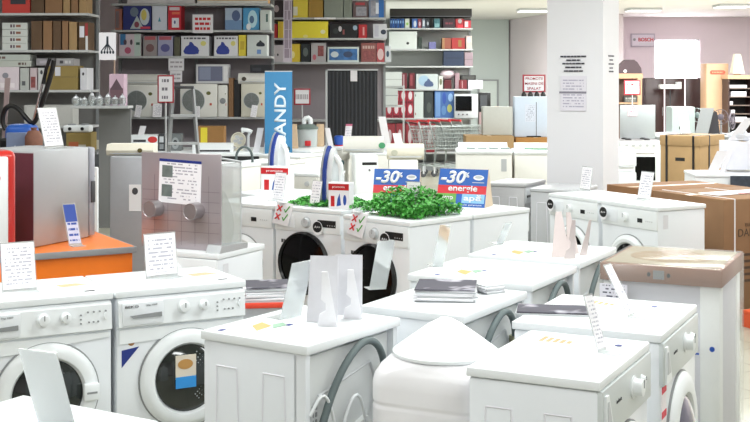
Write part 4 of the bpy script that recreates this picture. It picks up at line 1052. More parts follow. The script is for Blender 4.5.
# unit 2: appliances with air conditioners
Y3 = 17.0; z3 = [Z(3.5, Y3), Z(30, Y3), Z(56, Y3), Z(117, Y3)]
shelving('long grey shelving unit with boxed vacuum cleaners above the air conditioners', 111, 271, Y3, z3+[.5], .55, m=mat('mauve_grey_back', '978f94', .6, noise=.03))
Yb = Y3
for lab, a, c, pt, zi, col, art in (
  ('long white box on the top shelf above the vacuum cartons', 127, 195, -6, 0, 'd8d4d6', []),
  ('tan topped box with a white front on the top shelf', 197, 268, -8, 0, carton_mat('peach_card', 'cfa878'), [(0, 0, 1, .25, 'e4e2dc', 'r')]),
  ('orange and grey box end at the left of the second shelf', 115, 122, 9, 1, 'a86a58', [(.1, .1, .6, .9, '7c6c70', 'r')]),
  ('dark blue box with a white picture of appliances', 123, 151, 6, 1, '2c3478', [(.25, .05, .75, .6, 'b8c4c8', 't'), (.25, .55, .55, .95, '6b7a8c', 'e'), (.6, .2, .95, .9, 'c8d0d8', 'e'), (.65, .4, .85, .85, 'd8c868', 'e'), (.62, .05, .98, .14, 'd84860', 'r'), (.4, .1, .58, .35, '8c4858', 'e')]),
  ('white box with a small teal mark on the second shelf', 152, 167, 6, 1, 'd8dce8', [(.4, .35, .6, .55, '4898b0', 't')]),
  ('red box with a white label and dark round side', 168, 181, 5, 1, 'cf2a3a', [(.1, .82, .9, .95, 'e0d0d4', 'r'), (.3, .65, .9, .75, 'e06c50', 'r'), (.3, .1, .85, .5, 'e6e4ec', 'r'), (.45, .25, .6, .4, '5a5a8a', 'e')]),
  ('pale blue box with a round dark appliance, left of two on the second shelf', 225, 242, 8, 1, 'a8b8cc', [(0, 0, 1, .45, '6f90b8', 'r'), (.4, .4, .9, .9, '4c5c84', 'e')]),
  ('cyan and white box with a swirl, second shelf', 243, 259, 8, 1, '4c98c8', [(.3, .1, .9, .9, 'b8dce8', 'e'), (.4, .3, .7, .65, '4c6c90', 'e'), (.2, .0, .5, .3, 'e0e4e8', 'e')]),
  ('pale side box at the right end of the second shelf', 260, 270, 10, 1, 'd0d8d4', [(.6, .4, .8, .8, '4a6a64', 'r')]),
  ('white box with pink cheeks picture at the left of the vacuum shelf', 119, 141, 34, 2, 'd8c8d0', [(.05, .5, .3, 1, '3f7ab0', 'r'), (.2, .5, .35, .75, '5c4a58', 'e'), (.5, .5, .62, .75, '5c4a58', 'e'), (.25, .1, .55, .4, 'c0607c', 'e'), (.7, 0, 1, 1, 'c4d4cc', 'r'), (.78, .5, .95, .62, '3c5c50', 'r')]),
  ('grey box with an iron picture, left of two on the vacuum shelf', 143, 157, 36, 2, '9c9494', [(.1, .8, .9, .98, 'b45a60', 'r'), (.2, .2, .8, .6, '7c5a5c', 'e')]),
  ('lilac box with an iron picture, right of two on the vacuum shelf', 157.5, 173, 36, 2, 'a0a0bc', [(.1, .8, .9, .98, 'b85a66', 'r'), (.2, .2, .8, .6, '5c5c94', 'e')]),
  ('olive dark box beside the left boxed vacuum cleaner', 174, 180, 37, 2, '5c5a48', []),
  ('white box with a blue vacuum cleaner, left one of two', 181, 209, 36, 2, 'dcdce0', [(.1, .84, .9, .92, '55505c', 'l'), (.08, .08, .65, .72, '2c3c94', 'v'), (.7, .5, .9, .75, 'dcd47c', 'e')]),
  ('white box with a blue vacuum cleaner, right one of two', 214, 238, 36, 2, 'dcdce0', [(.1, .84, .9, .92, '55505c', 'l'), (.08, .08, .65, .72, '2c3c94', 'v'), (.7, .5, .9, .75, 'dcd47c', 'e')]),
  ('bright yellow box beside the right boxed vacuum cleaner', 238.5, 246, 35, 2, 'dcc83c', [(.2, .3, .8, .7, 'c4a830', 'r')]),
  ('white box with a black hose picture at the right of the vacuum shelf', 247, 267, 35, 2, 'd0d6d4', [(.45, .45, .9, .75, '262c38', 'v'), (.5, .1, .7, .3, '6c90c8', 'r')])):
    pbox(lab, a, c, pt, Yb, z3[zi], col, art, d=.35)
# coil of pale hoses behind the red notice
t, bd, w, h = hang_card('white notice with red handwriting hanging from the upper shelf', 192.5, 213, 14.5, 33, 16.995, ['#', '#', '#'])
hang_card('narrow pink grey banner strip hanging at the end of the appliance shelves', 283.5, 292, -3, 62, 16.6, ['#', '#', '#', '#', '#', '#'], ink=mat('banner_ink', '8a7c88', .6), board=mat('banner_pinkgrey', 'b8adb8', .6))
hang_card('upper small white price card hanging below the vacuum shelf', 168.5, 184, 58.3, 70.6, 17.02, ['#', '#'], ink=mat('pale_ink', 'b0aab0', .6))
hang_card('lower small white price card hanging below the vacuum shelf', 170, 182, 70.8, 82, 17.02, ['#', '#'], top=.178, ink=mat('pale_ink', 'b0aab0', .6))

def outdoor_ac(label, px0, px1, pyt, Y, z, d=.3, split=None, body=None, fan_u=.36, col=None):
    a, c = PT(px0, 0, Y), PT(px1, 0, Y); w = c.x-a.x; h = Z(pyt, Y)-z
    t = thing('outdoor_air_conditioner', label, 'air conditioner', ((a.x+c.x)/2, Y+d/2, z+.001), 0)
    b = BM(); box(b, -w/2, w/2, -d/2, d/2, 0, h, .012); obj('casing', b, body or OFFW, t)
    r = min(h*.42, w*.3); x = -w/2+w*fan_u
    b = BM(); M = Matrix.Translation((x, -d/2, h*.5)); lathe(b, [(r*1.06, 0), (r*1.06, .012), (r, .012), (r, .002)], M, 32, 'Y'); fr = obj('fan_ring', b, LGREY, t)
    b = BM(); lathe(b, [(r, .003), (r*.95, .004)], M, 32, 'Y'); obj('fan_recess', b, mat('fan_grey', col or '7d8480', .6), t)
    b = BM()
    for k in range(1, 6): lathe(b, [(r*k/6+.003, .012), (r*k/6+.003, .015), (r*k/6-.003, .015), (r*k/6-.003, .012)], M, 24, 'Y', caps=False)
    for k in range(8): bar(b, (x, -d/2-.012, h*.5), (x+r*cos(k*pi/4), -d/2-.012, h*.5+r*sin(k*pi/4)), .003)
    g = obj('fan_grille', b, GREYP, t)
    b = BM(); ellip(b, w*.27, h*.72, w*.06, w*.05, -d/2-.002, -d/2); obj('oval_badge', b, mat('olive_badge', '6a6a38', .5), t)
    b = BM(); box(b, w*.3, w*.36, -d/2-.002, -d/2, h*.35, h*.42); obj('red_sticker', b, C('c8604a'), t, smooth=False)
    return t
def split_unit(label, px0, px1, py0, py1, Y, z=None, th=0, d=.2, badge='6b6a34', m=None, be=.85):
    a, c = PT(px0, py0, Y), PT(px1, py1, Y); w = c.x-a.x; h = a.z-c.z; z = c.z if z is None else z
    t = thing('wall_air_conditioner', label, 'air conditioner', ((a.x+c.x)/2, Y+d/2, z+.001), th)
    r = h*.4; pts = [(d/2, 0), (-d/2+r*.5, 0), (-d/2+.01, h*.2), (-d/2, h*.45), (-d/2+.02, h*.8), (-d/2+r, h), (d/2, h)]
    b = BM(); prism(b, pts, -w/2, w/2, axis='X'); obj('casing', b, m or OFFW, t)
    b = BM(); box(b, -w/2+.03, w/2-.03, -d/2-.004, -d/2+.02, h*.14, h*.22); obj('air_flap', b, LGREY, t)
    b = BM(); ellip(b, w*(be-.5), h*.45, h*.22, h*.2, -d/2-.006, -d/2+.004, 16); obj('oval_badge', b, C(badge), t)
    return t
za = z3[3]
outdoor_ac('beige outdoor air conditioner at the left end of the shelf', 124.5, 158, 85, 16.98, za, fan_u=.36)
split_unit('white wall air conditioner lying on the left outdoor unit', 124, 166, 73.5, 84, 17.0, z=Z(85, 16.98)+.004, badge='6f6230', d=.22)
outdoor_ac('beige outdoor air conditioner with a dark fan in the middle of the shelf', 180, 217, 84, 16.98, za, fan_u=.36, col='4c4a4e')
outdoor_ac('outdoor air conditioner behind the standing sign, narrow part in view', 218, 227.5, 85, 17.02, za, fan_u=.5)
t = pbox('wide monitor like wall unit lying above the middle air conditioners', 196, 228.5, 64.5, 17.0, Z(83.8, 16.98)+.004, 'cfcfd2', [(.06, .12, .82, .9, '6c7088', 'r'), (.1, .2, .45, .85, '8890a8', 'r'), (.86, .1, .96, .9, 'e2e2e2', 'r')], d=.25, dy=0, name='display_unit', cat='wall unit')
pbox('thin brown carton upright between the air conditioners', 228.5, 233.5, 78, 17.0, za, BROWN, [], d=.25)
pbox('thin black box upright between the air conditioners', 234, 240, 80, 17.0, za, '1c1c1f', [], d=.25)
outdoor_ac('tall outdoor air conditioner at the right end of the shelf', 241, 266, 84, 16.98, za, fan_u=.42, body=CREAM)
split_unit('wall air conditioner with a round badge lying on the right outdoor unit', 238, 268, 73, 83.5, 17.0, z=Z(84, 16.98)+.004, badge='4c4438', be=.2, d=.25)
for lab, px, pw, ph in (('small white card leaning on the left outdoor unit', 137, 6, 12), ('printed card beside the left outdoor unit, behind the red framed sign', 157, 9, 13), ('small white card leaning on the right outdoor unit', 253, 6, 12), ('small card leaning on the monitor like unit', 195.5, 7, 11)):
    p = PT(px, 0, 16.94); zz = za if 'monitor' not in lab else za
    t = thing('price_card', lab, 'price card', (p.x, 16.94 if 'monitor' not in lab else 16.86, zz+.001), 0)
    b = BM(); box(b, -pw/F*17/2, pw/F*17/2, -.003, .003, 0, ph/F*17); obj('card', b, PRINT[1], t, rot=(-.15, .15 if pw == 6 else 0, 0), smooth=False)
    b = BM(); box(b, -.03, .03, .0, .04, 0, .004); obj('foot', b, ACRYL, t)
for c_ in bpy.data.objects:
    if c_.get('label') == 'small card leaning on the monitor like unit': c_.location = (PT(195.5, 0, 16.86).x, 16.93, za+.001)

# low plinth with small appliances below the air conditioners
Yp = 15.6; zp = Z(151, Yp)
t = thing('display_plinth', 'low white display plinth with small appliances below the air conditioners', 'display plinth', ((PT(104, 0, Yp).x+PT(266, 0, Yp).x)/2, Yp+.45, 0), 0); w = PT(266, 0, Yp).x-PT(104, 0, Yp).x
b = BM(); box(b, -w/2, w/2, -.9, .45, zp-.04, zp, .004); obj('top_board', b, WHITE2, t)
b = BM(); box(b, -w/2+.03, w/2-.03, -.85, .42, 0, zp-.04); obj('cupboard', b, DGREY, t)
t = thing('kettle', 'pink lidded white kettle on the plinth, at its left end', 'kettle', (PT(114, 0, Yp).x, Yp+.1, zp+.001), 0)
b = BM(); lathe(b, [(.075, 0), (.08, .05), (.075, .15), (.06, .17)], None, 24); obj('body', b, DGREY, t)
b = BM(); lathe(b, [(.09, .16), (.1, .2), (.09, .27), (.06, .31), (.02, .32)], None, 24); obj('lid', b, mat('pink_lid', 'd8b8bc', .5), t)
pbox('white microwave with a red oval badge on the plinth', 131, 158, 135, Yp, zp, WHITE2, [(.08, .55, .55, .7, '3c3c42', 'r'), (.62, .5, .98, .9, 'cf3a38', 'e')], d=.25, name='microwave', cat='microwave')
pbox('dark telephone like appliance on the plinth', 158.5, 167, 134, Yp, zp, '3a3c40', [(.1, .5, .6, .85, 'c8ccd0', 'r'), (.1, .1, .6, .4, '8a8e92', 'r')], d=.2, name='small_appliance', cat='small appliance')
pbox('grey speaker shaped appliance on the plinth behind the ladder', 169, 181, 134, Yp, zp, '6f7476', [(.2, .1, .85, .8, '9ca2a4', 'e'), (.35, .3, .7, .65, '35383c', 'e')], d=.2, name='small_appliance', cat='small appliance')
pbox('tan carton with a yellow label on the plinth', 197, 224, 126.5, Yp+.2, zp, carton_mat('plinth_carton', '9c7448'), [(.13, .3, .38, .95, 'e4d23a', 'r')], d=.25, dy=.1, name='cardboard_carton', cat='carton')
pbox('long white wall unit with a black slot on the plinth', 192, 232, 143.5, Yp-.4, zp, WHITE2, [(.1, .1, .95, .3, '2c2c30', 'r')], d=.2, name='wall_unit', cat='wall unit')
t = thing('desk_fan', 'round white desk fan on the plinth right of the carton', 'fan', (PT(237.5, 0, Yp).x, Yp+.1, zp+.001), 0)
b = BM(); lathe(b, [(.1, 0), (.1, .03), (.09, .035), (.085, .01)], Matrix.Translation((0, 0, .14)), 28, 'Y'); obj('fan_cage', b, CREAM, t)
b = BM(); lathe(b, [(.06, 0), (.05, .02), (.015, .035), (.015, .06)], None, 16); obj('base', b, CREAM, t)
b = BM()
for k in range(4): ellip(b, .04*cos(k*pi/2+.4), .14+.04*sin(k*pi/2+.4), .03, .022, -.012, -.006, 12)
lathe(b, [(.02, 0), (.015, .02)], Matrix.Translation((0, 0, .14)), 12, 'Y'); obj('blades', b, LGREY, t)
for lab, px, pyb, pyt, Y, dx in (('white card leaning on the kettle', 122, 147, 132, Yp-.3, .04), ('white card standing on the microwave', 141, 0, 126, Yp+.12, .03), ('thin card leaning at the right end of the plinth', 256, 148, 128, Yp-.32, .06), ('second thin card at the right end of the plinth, nearest the banner', 266, 147, 130, Yp-.35, .05)):
    z0 = zp if pyb else Z(135, Yp+.03)+.001
    t = thing('price_card', lab, 'price card', (PT(px, 0, Y).x, Y, z0+.001), 0); h = Z(pyt, Y)-z0
    b = BM(); prism(b, [(-.04, 0), (.04, 0), (.04+dx, h), (-.04+dx, h)], -.002, .002); obj('card', b, CARD, t, smooth=False)
    b = BM(); box(b, -.04, .04, 0, .05, 0, .003); obj('foot', b, ACRYL, t)
t = thing('hair_dryer_stand', 'white hair dryer on a stand at the right of the plinth', 'hair dryer', (PT(249, 0, Yp).x, Yp-.1, zp+.001), 0)
b = BM(); tube(b, [(0, 0, 0), (0, 0, .2), (.02, 0, .24)], .018, 8); obj('stand', b, LGREY, t)
b = BM(); tube(b, [(-.09, 0, .27), (-.03, 0, .28), (.05, 0, .25)], [.028, .036, .026], 12, 1); obj('dryer_head', b, WHITE2, t)
for k in range(0): pass

# step ladder and red framed sign before the shelves
t = thing('step_ladder', 'grey folding step ladder standing before the air conditioners', 'step ladder', (PT(183, 0, 12.2).x, 12.2, 0), R(8))
for s in (-1, 1):
    b = BM(); bar(b, (s*.24, -.3, 0), (s*.1, 0, 1.68), .018); obj('front_rail', b, GREYP, t)
    b = BM(); bar(b, (s*.22, .3, 0), (s*.09, .03, 1.66), .012); obj('rear_rail', b, GREYP, t)
for k in range(1, 6):
    f_ = k/6; b = BM(); box(b, -.24+.14*f_, .24-.14*f_, -.3+.3*f_-.04, -.3+.3*f_+.04, 1.68*f_-.012, 1.68*f_+.012); obj('step', b, LGREY, t, smooth=False)
b = BM(); box(b, -.11, .11, -.04, .06, 1.67, 1.7, .005); obj('top_cap', b, DGREY, t)
t = post_sign('red framed white sign on a thin post before the left air conditioner', ['#', '#', '#'], 157.5, 174, 75, 103, 11.6, 0, ink=mat('grey_ink', '77747e', .6), wid=.45)
t = post_sign('red framed blank white sign left of the black panel', ['#'], 294, 310.5, 88.5, 105, 17.2, 0, ink=mat('pale_ink', 'b0aab0', .6))

# banner
t = thing('roll_up_banner', 'blue roll up banner with white vertical CANDY lettering', 'banner', (PT(278.5, 0, 15.1).x, 15.1, 0), 0)
w = .345; ht = Z(71.5, 15.1)
b = BM(); box(b, -w/2, w/2, -.003, .003, .08, ht); bn = obj('fabric', b, mat('banner_blue', '3a7fae', .5, noise=.03), t, smooth=False)
b = BM(); box(b, -w/2-.02, w/2+.02, -.06, .06, 0, .08, .01); obj('base', b, LGREY, t)
b = BM(); bar(b, (-w/2, 0, ht), (w/2, 0, ht), .008); bar(b, (0, .02, .05), (0, .02, ht), .006); obj('support_pole', b, LGREY, t)
text('CANDY', mat('banner_white', 'd8e4ee', .5), bn, .02, -.004, ht-.55, .82, .15, bold=.02, rot=(pi/2, -pi/2, 0))
text('CANDY', mat('banner_white', 'd8e4ee', .5), bn, .02, -.004, ht-1.45, .6, .1, bold=.02, rot=(pi/2, -pi/2, 0))

# unit 3
Y4 = 19.0; z4 = [Z(17.5, Y4), Z(38, Y4), Z(62, Y4)]
shelving('grey shelving unit with yellow boxes above the black panel', 263, 386, Y4, z4+[Z(120, Y4), .4], .6, m=mat('mauve_grey_back', '978f94', .6, noise=.03))
for lab, a, c, pt, zi, col, art in (
  ('dark box with white cups at the left of the top yellow shelf', 270, 283, 0, 0, '3a3034', [(.3, .3, .7, .7, 'b8a8ac', 'e')]),
  ('large bright yellow box on the top shelf', 293, 308, -4, 0, 'f2dc50', [(.0, .1, .3, .5, 'f0ecd8', 'r')]),
  ('ochre box beside the large yellow box on the top shelf', 308.5, 323, -4, 0, 'b08c40', []),
  ('broad grey green box on the top shelf', 324, 343, -4, 0, '8f968c', []),
  ('narrow grey green box on the top shelf', 343.5, 352, -4, 0, '878e84', []),
  ('box with a toy photo print on the top shelf', 353, 368, 1, 0, '6c5a5c', [(.15, .75, .8, .9, 'b4444c', 'r'), (.2, .1, .9, .65, PICG, 'r')]),
  ('box with a blue print at the right end of the top shelf', 369, 384, -1, 0, '7c88a0', [(.1, .1, .45, .9, PICG, 'r'), (.65, 0, 1, 1, '2c68b0', 'r'), (.45, .2, .65, .8, 'd8dce4', 'r')]),
  ('red box end on the middle yellow shelf', 268, 277.5, 24, 1, 'b02428', []),
  ('long yellow box on the middle shelf', 278, 328, 21.5, 1, 'f4e440', [(.02, .0, .1, 1, 'e4c040', 'r'), (.85, .25, .95, .5, 'f0ecc0', 'e'), (.5, .0, .6, .2, 'f2e88c', 'e')]),
  ('black box with a white appliance photo on the middle shelf', 330, 358, 24, 1, '1c1c20', [(.3, .45, .42, .85, 'c8c4c8', 'e'), (.45, .25, .52, .6, '8a4848', 'r'), (.1, .3, .3, .7, '2f3436', 'e'), (.82, .55, .98, .9, '9cb0c4', 'e')]),
  ('red box end beside the black box on the middle shelf', 358.5, 367, 24.5, 1, 'b42a30', [(.5, .2, .7, .8, 'd8a0a0', 'r')]),
  ('white box with a black round lens at the right of the middle shelf', 373, 387, 24, 1, 'c9cbd0', [(.55, .25, .95, .6, '2a3446', 'e'), (.1, .1, .4, .9, 'b8b8c4', 'r')]),
  ('white box with black dots at the left of the lower shelf', 270, 284, 45, 2, 'd0c8cc', [(.2, .35, .32, .5, '2c2c30', 'e'), (.5, .35, .62, .5, '2c2c30', 'e')]),
  ('yellow box end behind the hanging strip on the lower shelf', 287, 300, 44, 2, 'e0c43c', [(.3, .2, .6, .6, 'f0e4a0', 'e')]),
  ('black box with a pale disc on the lower shelf', 301, 310, 44, 2, '22282a', [(.2, .3, .8, .8, '5c6664', 'e')]),
  ('grey and pink box with a photo on the lower shelf', 311, 326, 43, 2, 'b4b0b2', [(.45, .3, .85, .85, PICR, 'r'), (.1, .1, .35, .4, 'c86c78', 'e')]),
  ('long white framed box with a blue landscape photo', 327.5, 359, 47, 2, 'd0dcd8', [(.05, .12, .95, .88, PICB, 'r'), (.1, .3, .35, .7, 'c8d4d8', 'e'), (.5, .3, .8, .7, '3c4c6c', 'e')]),
  ('maroon box with photos on the lower shelf', 361, 376, 43, 2, '8c5450', [(.1, .1, .9, .6, PICR, 'r'), (.1, .7, .9, .85, 'c4a8a0', 'l')]),
  ('red box with white figures on the lower shelf', 376.5, 384.5, 43, 2, 'a8484c', [(.1, .1, .9, .7, 'd0b4b4', 'e')]),
  ('pale box at the right end of the lower shelf', 385, 391, 46, 2, 'c4c8cc', [(.2, .3, .7, .7, '3c4c60', 'e')])):
    pbox(lab, a, c, pt, Y4, z4[zi], col, art, d=.4)
t = thing('shelf_label_strip', 'long white shelf label strip on the top yellow shelf edge', 'shelf label', (PT(325, 0, 18.98).x, 18.985, z4[0]-.03), 0)
b = BM(); box(b, -.17, .17, -.003, .003, 0, .03); obj('strip', b, PAPER, t, smooth=False)

# black ribbed panel
t = thing('ribbed_panel', 'tall black ribbed panel in a white frame with a white card on top', 'ribbed panel', (PT(352.5, 0, 17.8).x, 17.8, 0), 0)
w = .74; ht = Z(70.5, 17.8)
b = BM(); box(b, -w/2, w/2, 0, .03, 0, ht); obj('backing', b, mat('black_panel', '1d1f24', .5), t, smooth=False)
b = BM()
for k in range(13): box(b, -w/2+.01+k*.0565, -w/2+.04+k*.0565, -.02, 0, .02, ht-.02, .004, seg=1)
obj('ribs', b, mat('black_rib', '26292f', .45), t)
b = BM(); box(b, -w/2-.03, -w/2, -.03, .03, 0, ht+.02); box(b, -w/2-.03, w/2+.01, -.03, .03, ht, ht+.02); obj('frame', b, LGREY, t, smooth=False)
b = BM(); box(b, -.03, .07, -.03, -.022, ht-.16, ht+.01); obj('white_card', b, CARD, t, smooth=False)

# unit 4
Y5 = 23.0; z5 = [Z(28, Y5), Z(49, Y5), Z(66, Y5), Z(89, Y5), Z(118, Y5)]
shelving('far shelving unit with red and white packages under a black top board', 380, 473, Y5, z5+[.35], .6, m=mat('pale_back_board', 'b2b4b0', .6), ztop=2.95)
t = thing('top_fascia', 'black fascia board along the top of the far shelving unit', 'fascia board', ((PT(390, 0, Y5).x+PT(472, 0, Y5).x)/2, Y5+.31, 2.952), 0)
w = PT(472, 0, Y5).x-PT(390, 0, Y5).x
b = BM(); box(b, -w/2, w/2, -.28, .28, 0, .16); obj('board', b, mat('black_fascia', '25221f', .6), t, smooth=False)
b = BM(); box(b, -w/2, w/2, -.29, -.28, 0, .02); obj('edge_strip', b, DGREY, t, smooth=False)
for k in range(6):
    pbox('bright blue slim package, '+['leftmost', 'second from the left', 'third from the left', 'fourth from the left', 'fifth from the left', 'sixth from the left'][k]+' on the top far shelf', 390+2.4*k, 392.2+2.4*k, 14.5+k*.2, Y5, z5[0], '2c5aa0' if k % 2 else '21447f', [(.2, .5, .8, .8, '8ab0d8', 'r')], d=.3, group='slim blue packages on the top far shelf')
for lab, a, c, pt, zi, col, art in (
  ('white package with a green mark on the top far shelf', 405, 409.5, 14, 0, 'd4dcd0', [(.2, .3, .8, .6, '8cc060', 'e')]),
  ('blue package with a white figure, left of the mixed ones', 412, 417.5, 13.5, 0, '3f64a8', [(.3, .1, .8, .8, 'd0d8e4', 'e')]),
  ('reddish slim package on the top far shelf', 418, 421.5, 16, 0, '8c4454', [(.2, .2, .8, .7, 'd0b0b8', 'e')]),
  ('grey slim package on the top far shelf', 422, 425.5, 16.5, 0, '6c7888', [(.2, .2, .8, .8, 'c4ccd4', 'r')]),
  ('dark slim package on the top far shelf', 426, 429.5, 17, 0, '2f343c', [(.2, .3, .8, .7, 'a0a8b0', 'e')]),
  ('teal package on the top far shelf', 434, 440, 17, 0, '3f6c74', [(.1, .1, .9, .5, '7ca4a8', 'r')]),
  ('big dark maroon box on the top far shelf', 443, 455, 10, 0, '33202a', [(.2, .4, .8, .6, '7c3040', 'l')]),
  ('red package with a grey knight on the top far shelf', 455.5, 463.5, 9, 0, 'a42c34', [(.3, .5, .8, .98, 'a8a4a4', 'e'), (.3, .0, 1, .35, 'd22a38', 'r')]),
  ('red and white package at the right end of the top far shelf', 464, 471, 10, 0, 'c4404a', [(.1, .1, .6, .7, 'd8ccd0', 'r'), (0, .8, 1, 1, '2c2228', 'r')]),
  ('large white box with a small black dot on the second far shelf', 389, 417, 31.5, 1, 'd4dad6', [(.62, .25, .72, .4, '26282a', 'e')]),
  ('small dark plant like item on the second far shelf', 418, 422, 37, 1, '2f3a34', []),
  ('small violet packet lying on the second far shelf', 429, 436, 42, 1, '6c6c9c', []),
  ('brown red box under a white one, left on the second far shelf', 442, 451, 38, 1, '8c4c3c', [(0, 0, .3, 1, '9c7450', 'r')]),
  ('red chest with a gold mark on the second far shelf', 451.5, 465, 38, 1, '9c2c2c', [(.5, .2, .75, .8, '8a6a38', 'r')]),
  ('pale bag at the right end of the second far shelf', 466, 472, 36, 1, 'c8b4ae', [(.2, .5, .8, .9, 'e4dcd8', 'e')]),
  ('dark blue rounded case, upper one of the third far shelf', 443.5, 464, 50.5, 2, '28344c', [(.1, .5, .9, .55, '1a2438', 'r')]),
  ('pinkish grey box at the right of the third far shelf', 464.5, 473, 52.5, 2, '98848c', [(0, .45, 1, .52, '7c6c74', 'r')]),
  ('dark red machine shaped box on the fourth far shelf', 402, 407, 73, 3, '6c2430', [(.2, .1, .5, .9, 'a8888c', 'r')]),
  ('second dark red box on the fourth far shelf', 409, 415, 73, 3, '5c1e28', [(.2, .2, .6, .9, '94444c', 'r')]),
  ('white box with a blue steam iron photo on the fourth far shelf', 416, 438, 74, 3, 'bcc4c4', [(.1, .2, .6, .9, '9cb8cc', 'e'), (.35, .15, .8, .7, '48587c', 'v')]),
  ('small pale box beside the iron photo box', 438.5, 443, 76, 3, 'c8ccc4', [(.2, .3, .8, .8, '686c54', 'e')]),
  ('dark red box below the white round lamp', 444, 451.5, 80, 3, '5a1c24', []),
  ('pink grey bottle shaped box on the fourth far shelf', 455, 459.5, 73, 3, '9c8088', []),
  ('maroon packages beneath the dark grill on the fourth far shelf', 458.5, 467, 80, 3, '74242c', [(.4, .1, .5, .9, 'b89094', 'r')]),
  ('white upright box before the red rows on the fifth far shelf', 414, 423.5, 91.5, 4, 'c4ccc8', [(.1, .1, .2, .2, 'b04048', 'e'), (.1, .8, .2, .9, '5c6c64', 'e')]),
  ('dark upright box on the fifth far shelf', 424, 433, 92, 4, '2f3638', [(.3, .2, .8, .6, '4c5450', 'e')]),
  ('clear pack of blue bottles on the fifth far shelf', 434.5, 454, 90, 4, '4468a0', [(.05, .05, .3, .95, '6c90c0', 'r'), (.4, .5, .6, .95, '3050a0', 'e'), (.65, .2, .9, .5, 'b0b468', 'e'), (.7, .6, .95, .9, '8cacd4', 'e'), (.35, .1, .6, .45, '5c84b4', 'e')])):
    pbox(lab, a, c, pt, Y5, z5[zi], col, art, d=.35)
t = thing('round_lamp', 'white round shaded lamp on the dark red box of the far shelf', 'lamp', (PT(448, 0, Y5).x, Y5+.2, Z(80, Y5+.03)+.002), 0)
b = BM(); lathe(b, [(.04, .0), (.11, .04), (.15, .1), (.12, .17), (.05, .2)], None, 20); obj('shade', b, mat('pinkish_white_shade', 'ead8e0', .5), t)
b = BM(); lathe(b, [(.03, 0), (.03, .03)], None, 10); obj('base', b, LGREY, t)
flatbox('dark grill box lying on the maroon packages of the far shelf', 461, 476, Y5, Z(80, Y5+.03)+.002, .09, '2c2c2c', [(.1, .2, .9, .8, '4a4a48', 'r')])
flatbox('pale crumpled bag beside the maroon packages', 468, 483, Y5, z5[3], .17, 'c9c4cc', [(.1, .2, .8, .8, 'd8d4dc', 'e')])
# red package rows
for r_ in range(2):
    for k in range(4):
        px = 386+7*k
        pbox('red and white package in the '+['lower', 'upper'][r_]+' row of the fifth far shelf, '+['leftmost', 'second', 'third', 'rightmost'][k], px, px+6.6, 0, Y5, z5[4]+.272*r_, 'a03040', [(.25, .3, .75, .9, 'd4c8cc', 'e'), (.1, .05, .9, .2, '6c1c28', 'r')], d=.3, group='red and white packages on the far shelf') if False else flatbox('red and white package in the '+['lower', 'upper'][r_]+' row of the fifth far shelf, '+['leftmost', 'second', 'third', 'rightmost'][k], px, px+6.6, Y5, z5[4]+.272*r_, .268, 'a03040', [(.2, .3, .8, .95, 'd4c8cc', 'e'), (.1, .05, .9, .2, '6c1c28', 'r')], group='red and white packages on the far shelf')
for k in range(5):
    flatbox('dark red package below the red rows, '+['leftmost', 'second from the left', 'middle', 'second from the right', 'rightmost'][k]+' on the lowest far shelf', 386+10*k, 395.5+10*k, Y5, .352, .55, '8c3038', [(.2, .3, .6, .8, 'c4b4b8', 'e')], group='dark red packages on the lowest far shelf')
# two pale boxes left of the far unit
flatbox('upper white flat box right of the black panel', 380, 402, 22.0, 1.63, .26, 'c8ccca', [(.0, .45, 1, .5, 'a4a8a6', 'r')])
flatbox('lower grey white flat box right of the black panel', 380, 398, 22.0, 1.28, .31, 'b8bcba', [(.0, .55, 1, .6, '8c908e', 'r')])
t = thing('side_rack', 'narrow pale rack holding two flat boxes right of the black panel', 'rack', (PT(391, 0, 22.2).x, 22.24, 0), 0)
b = BM(); box(b, -.22, .22, -.2, .2, 1.24, 1.278); obj('shelf', b, SHELF, t)
b = BM(); box(b, -.22, .22, -.2, .2, 1.6, 1.628) ; obj('shelf', b, SHELF, t)
for s in (-1, 1):
    for q_ in (-1, 1):
        b = BM(); box(b, s*.235-.012, s*.235+.012, q_*.2-.012, q_*.2+.012, 0, 1.64); obj('post', b, SHELF, t)
# microwave on the far shelf end
t = thing('microwave', 'dark windowed microwave at the end of the far shelving unit', 'microwave', (PT(466.5, 0, 22.9).x, 23.1, z5[4]+.001), R(0))
b = BM(); box(b, -.23, .22, -.2, .2, .0, .46, .01); obj('casing', b, LGREY, t)
b = BM(); box(b, -.21, .1, -.21, -.2, .14, .42); obj('door_window', b, GLOSSB, t)
for k in range(3):
    b = BM(); lathe(b, [(.015, 0), (.015, .02)], Matrix.Translation((-.15+.08*k, -.2, .07)), 10, 'Y'); obj('knob', b, DGREY, t)
t = thing('wall_bracket_oven', 'small black oven beside the microwave at the far shelf end', 'oven', (PT(484, 0, 23.1).x, 23.15, 0), 0)
b = BM(); box(b, -.1, .12, -.15, .15, 1.13, 1.5, .01); obj('casing', b, BLACK, t)
b = BM(); box(b, -.08, .05, -.155, -.15, 1.2, 1.45); obj('window', b, DGREY, t)
b = BM(); box(b, -.1, .12, -.14, .15, 0, 1.13); obj('cabinet', b, mat('pinkish_board', '9c8484', .6), t)

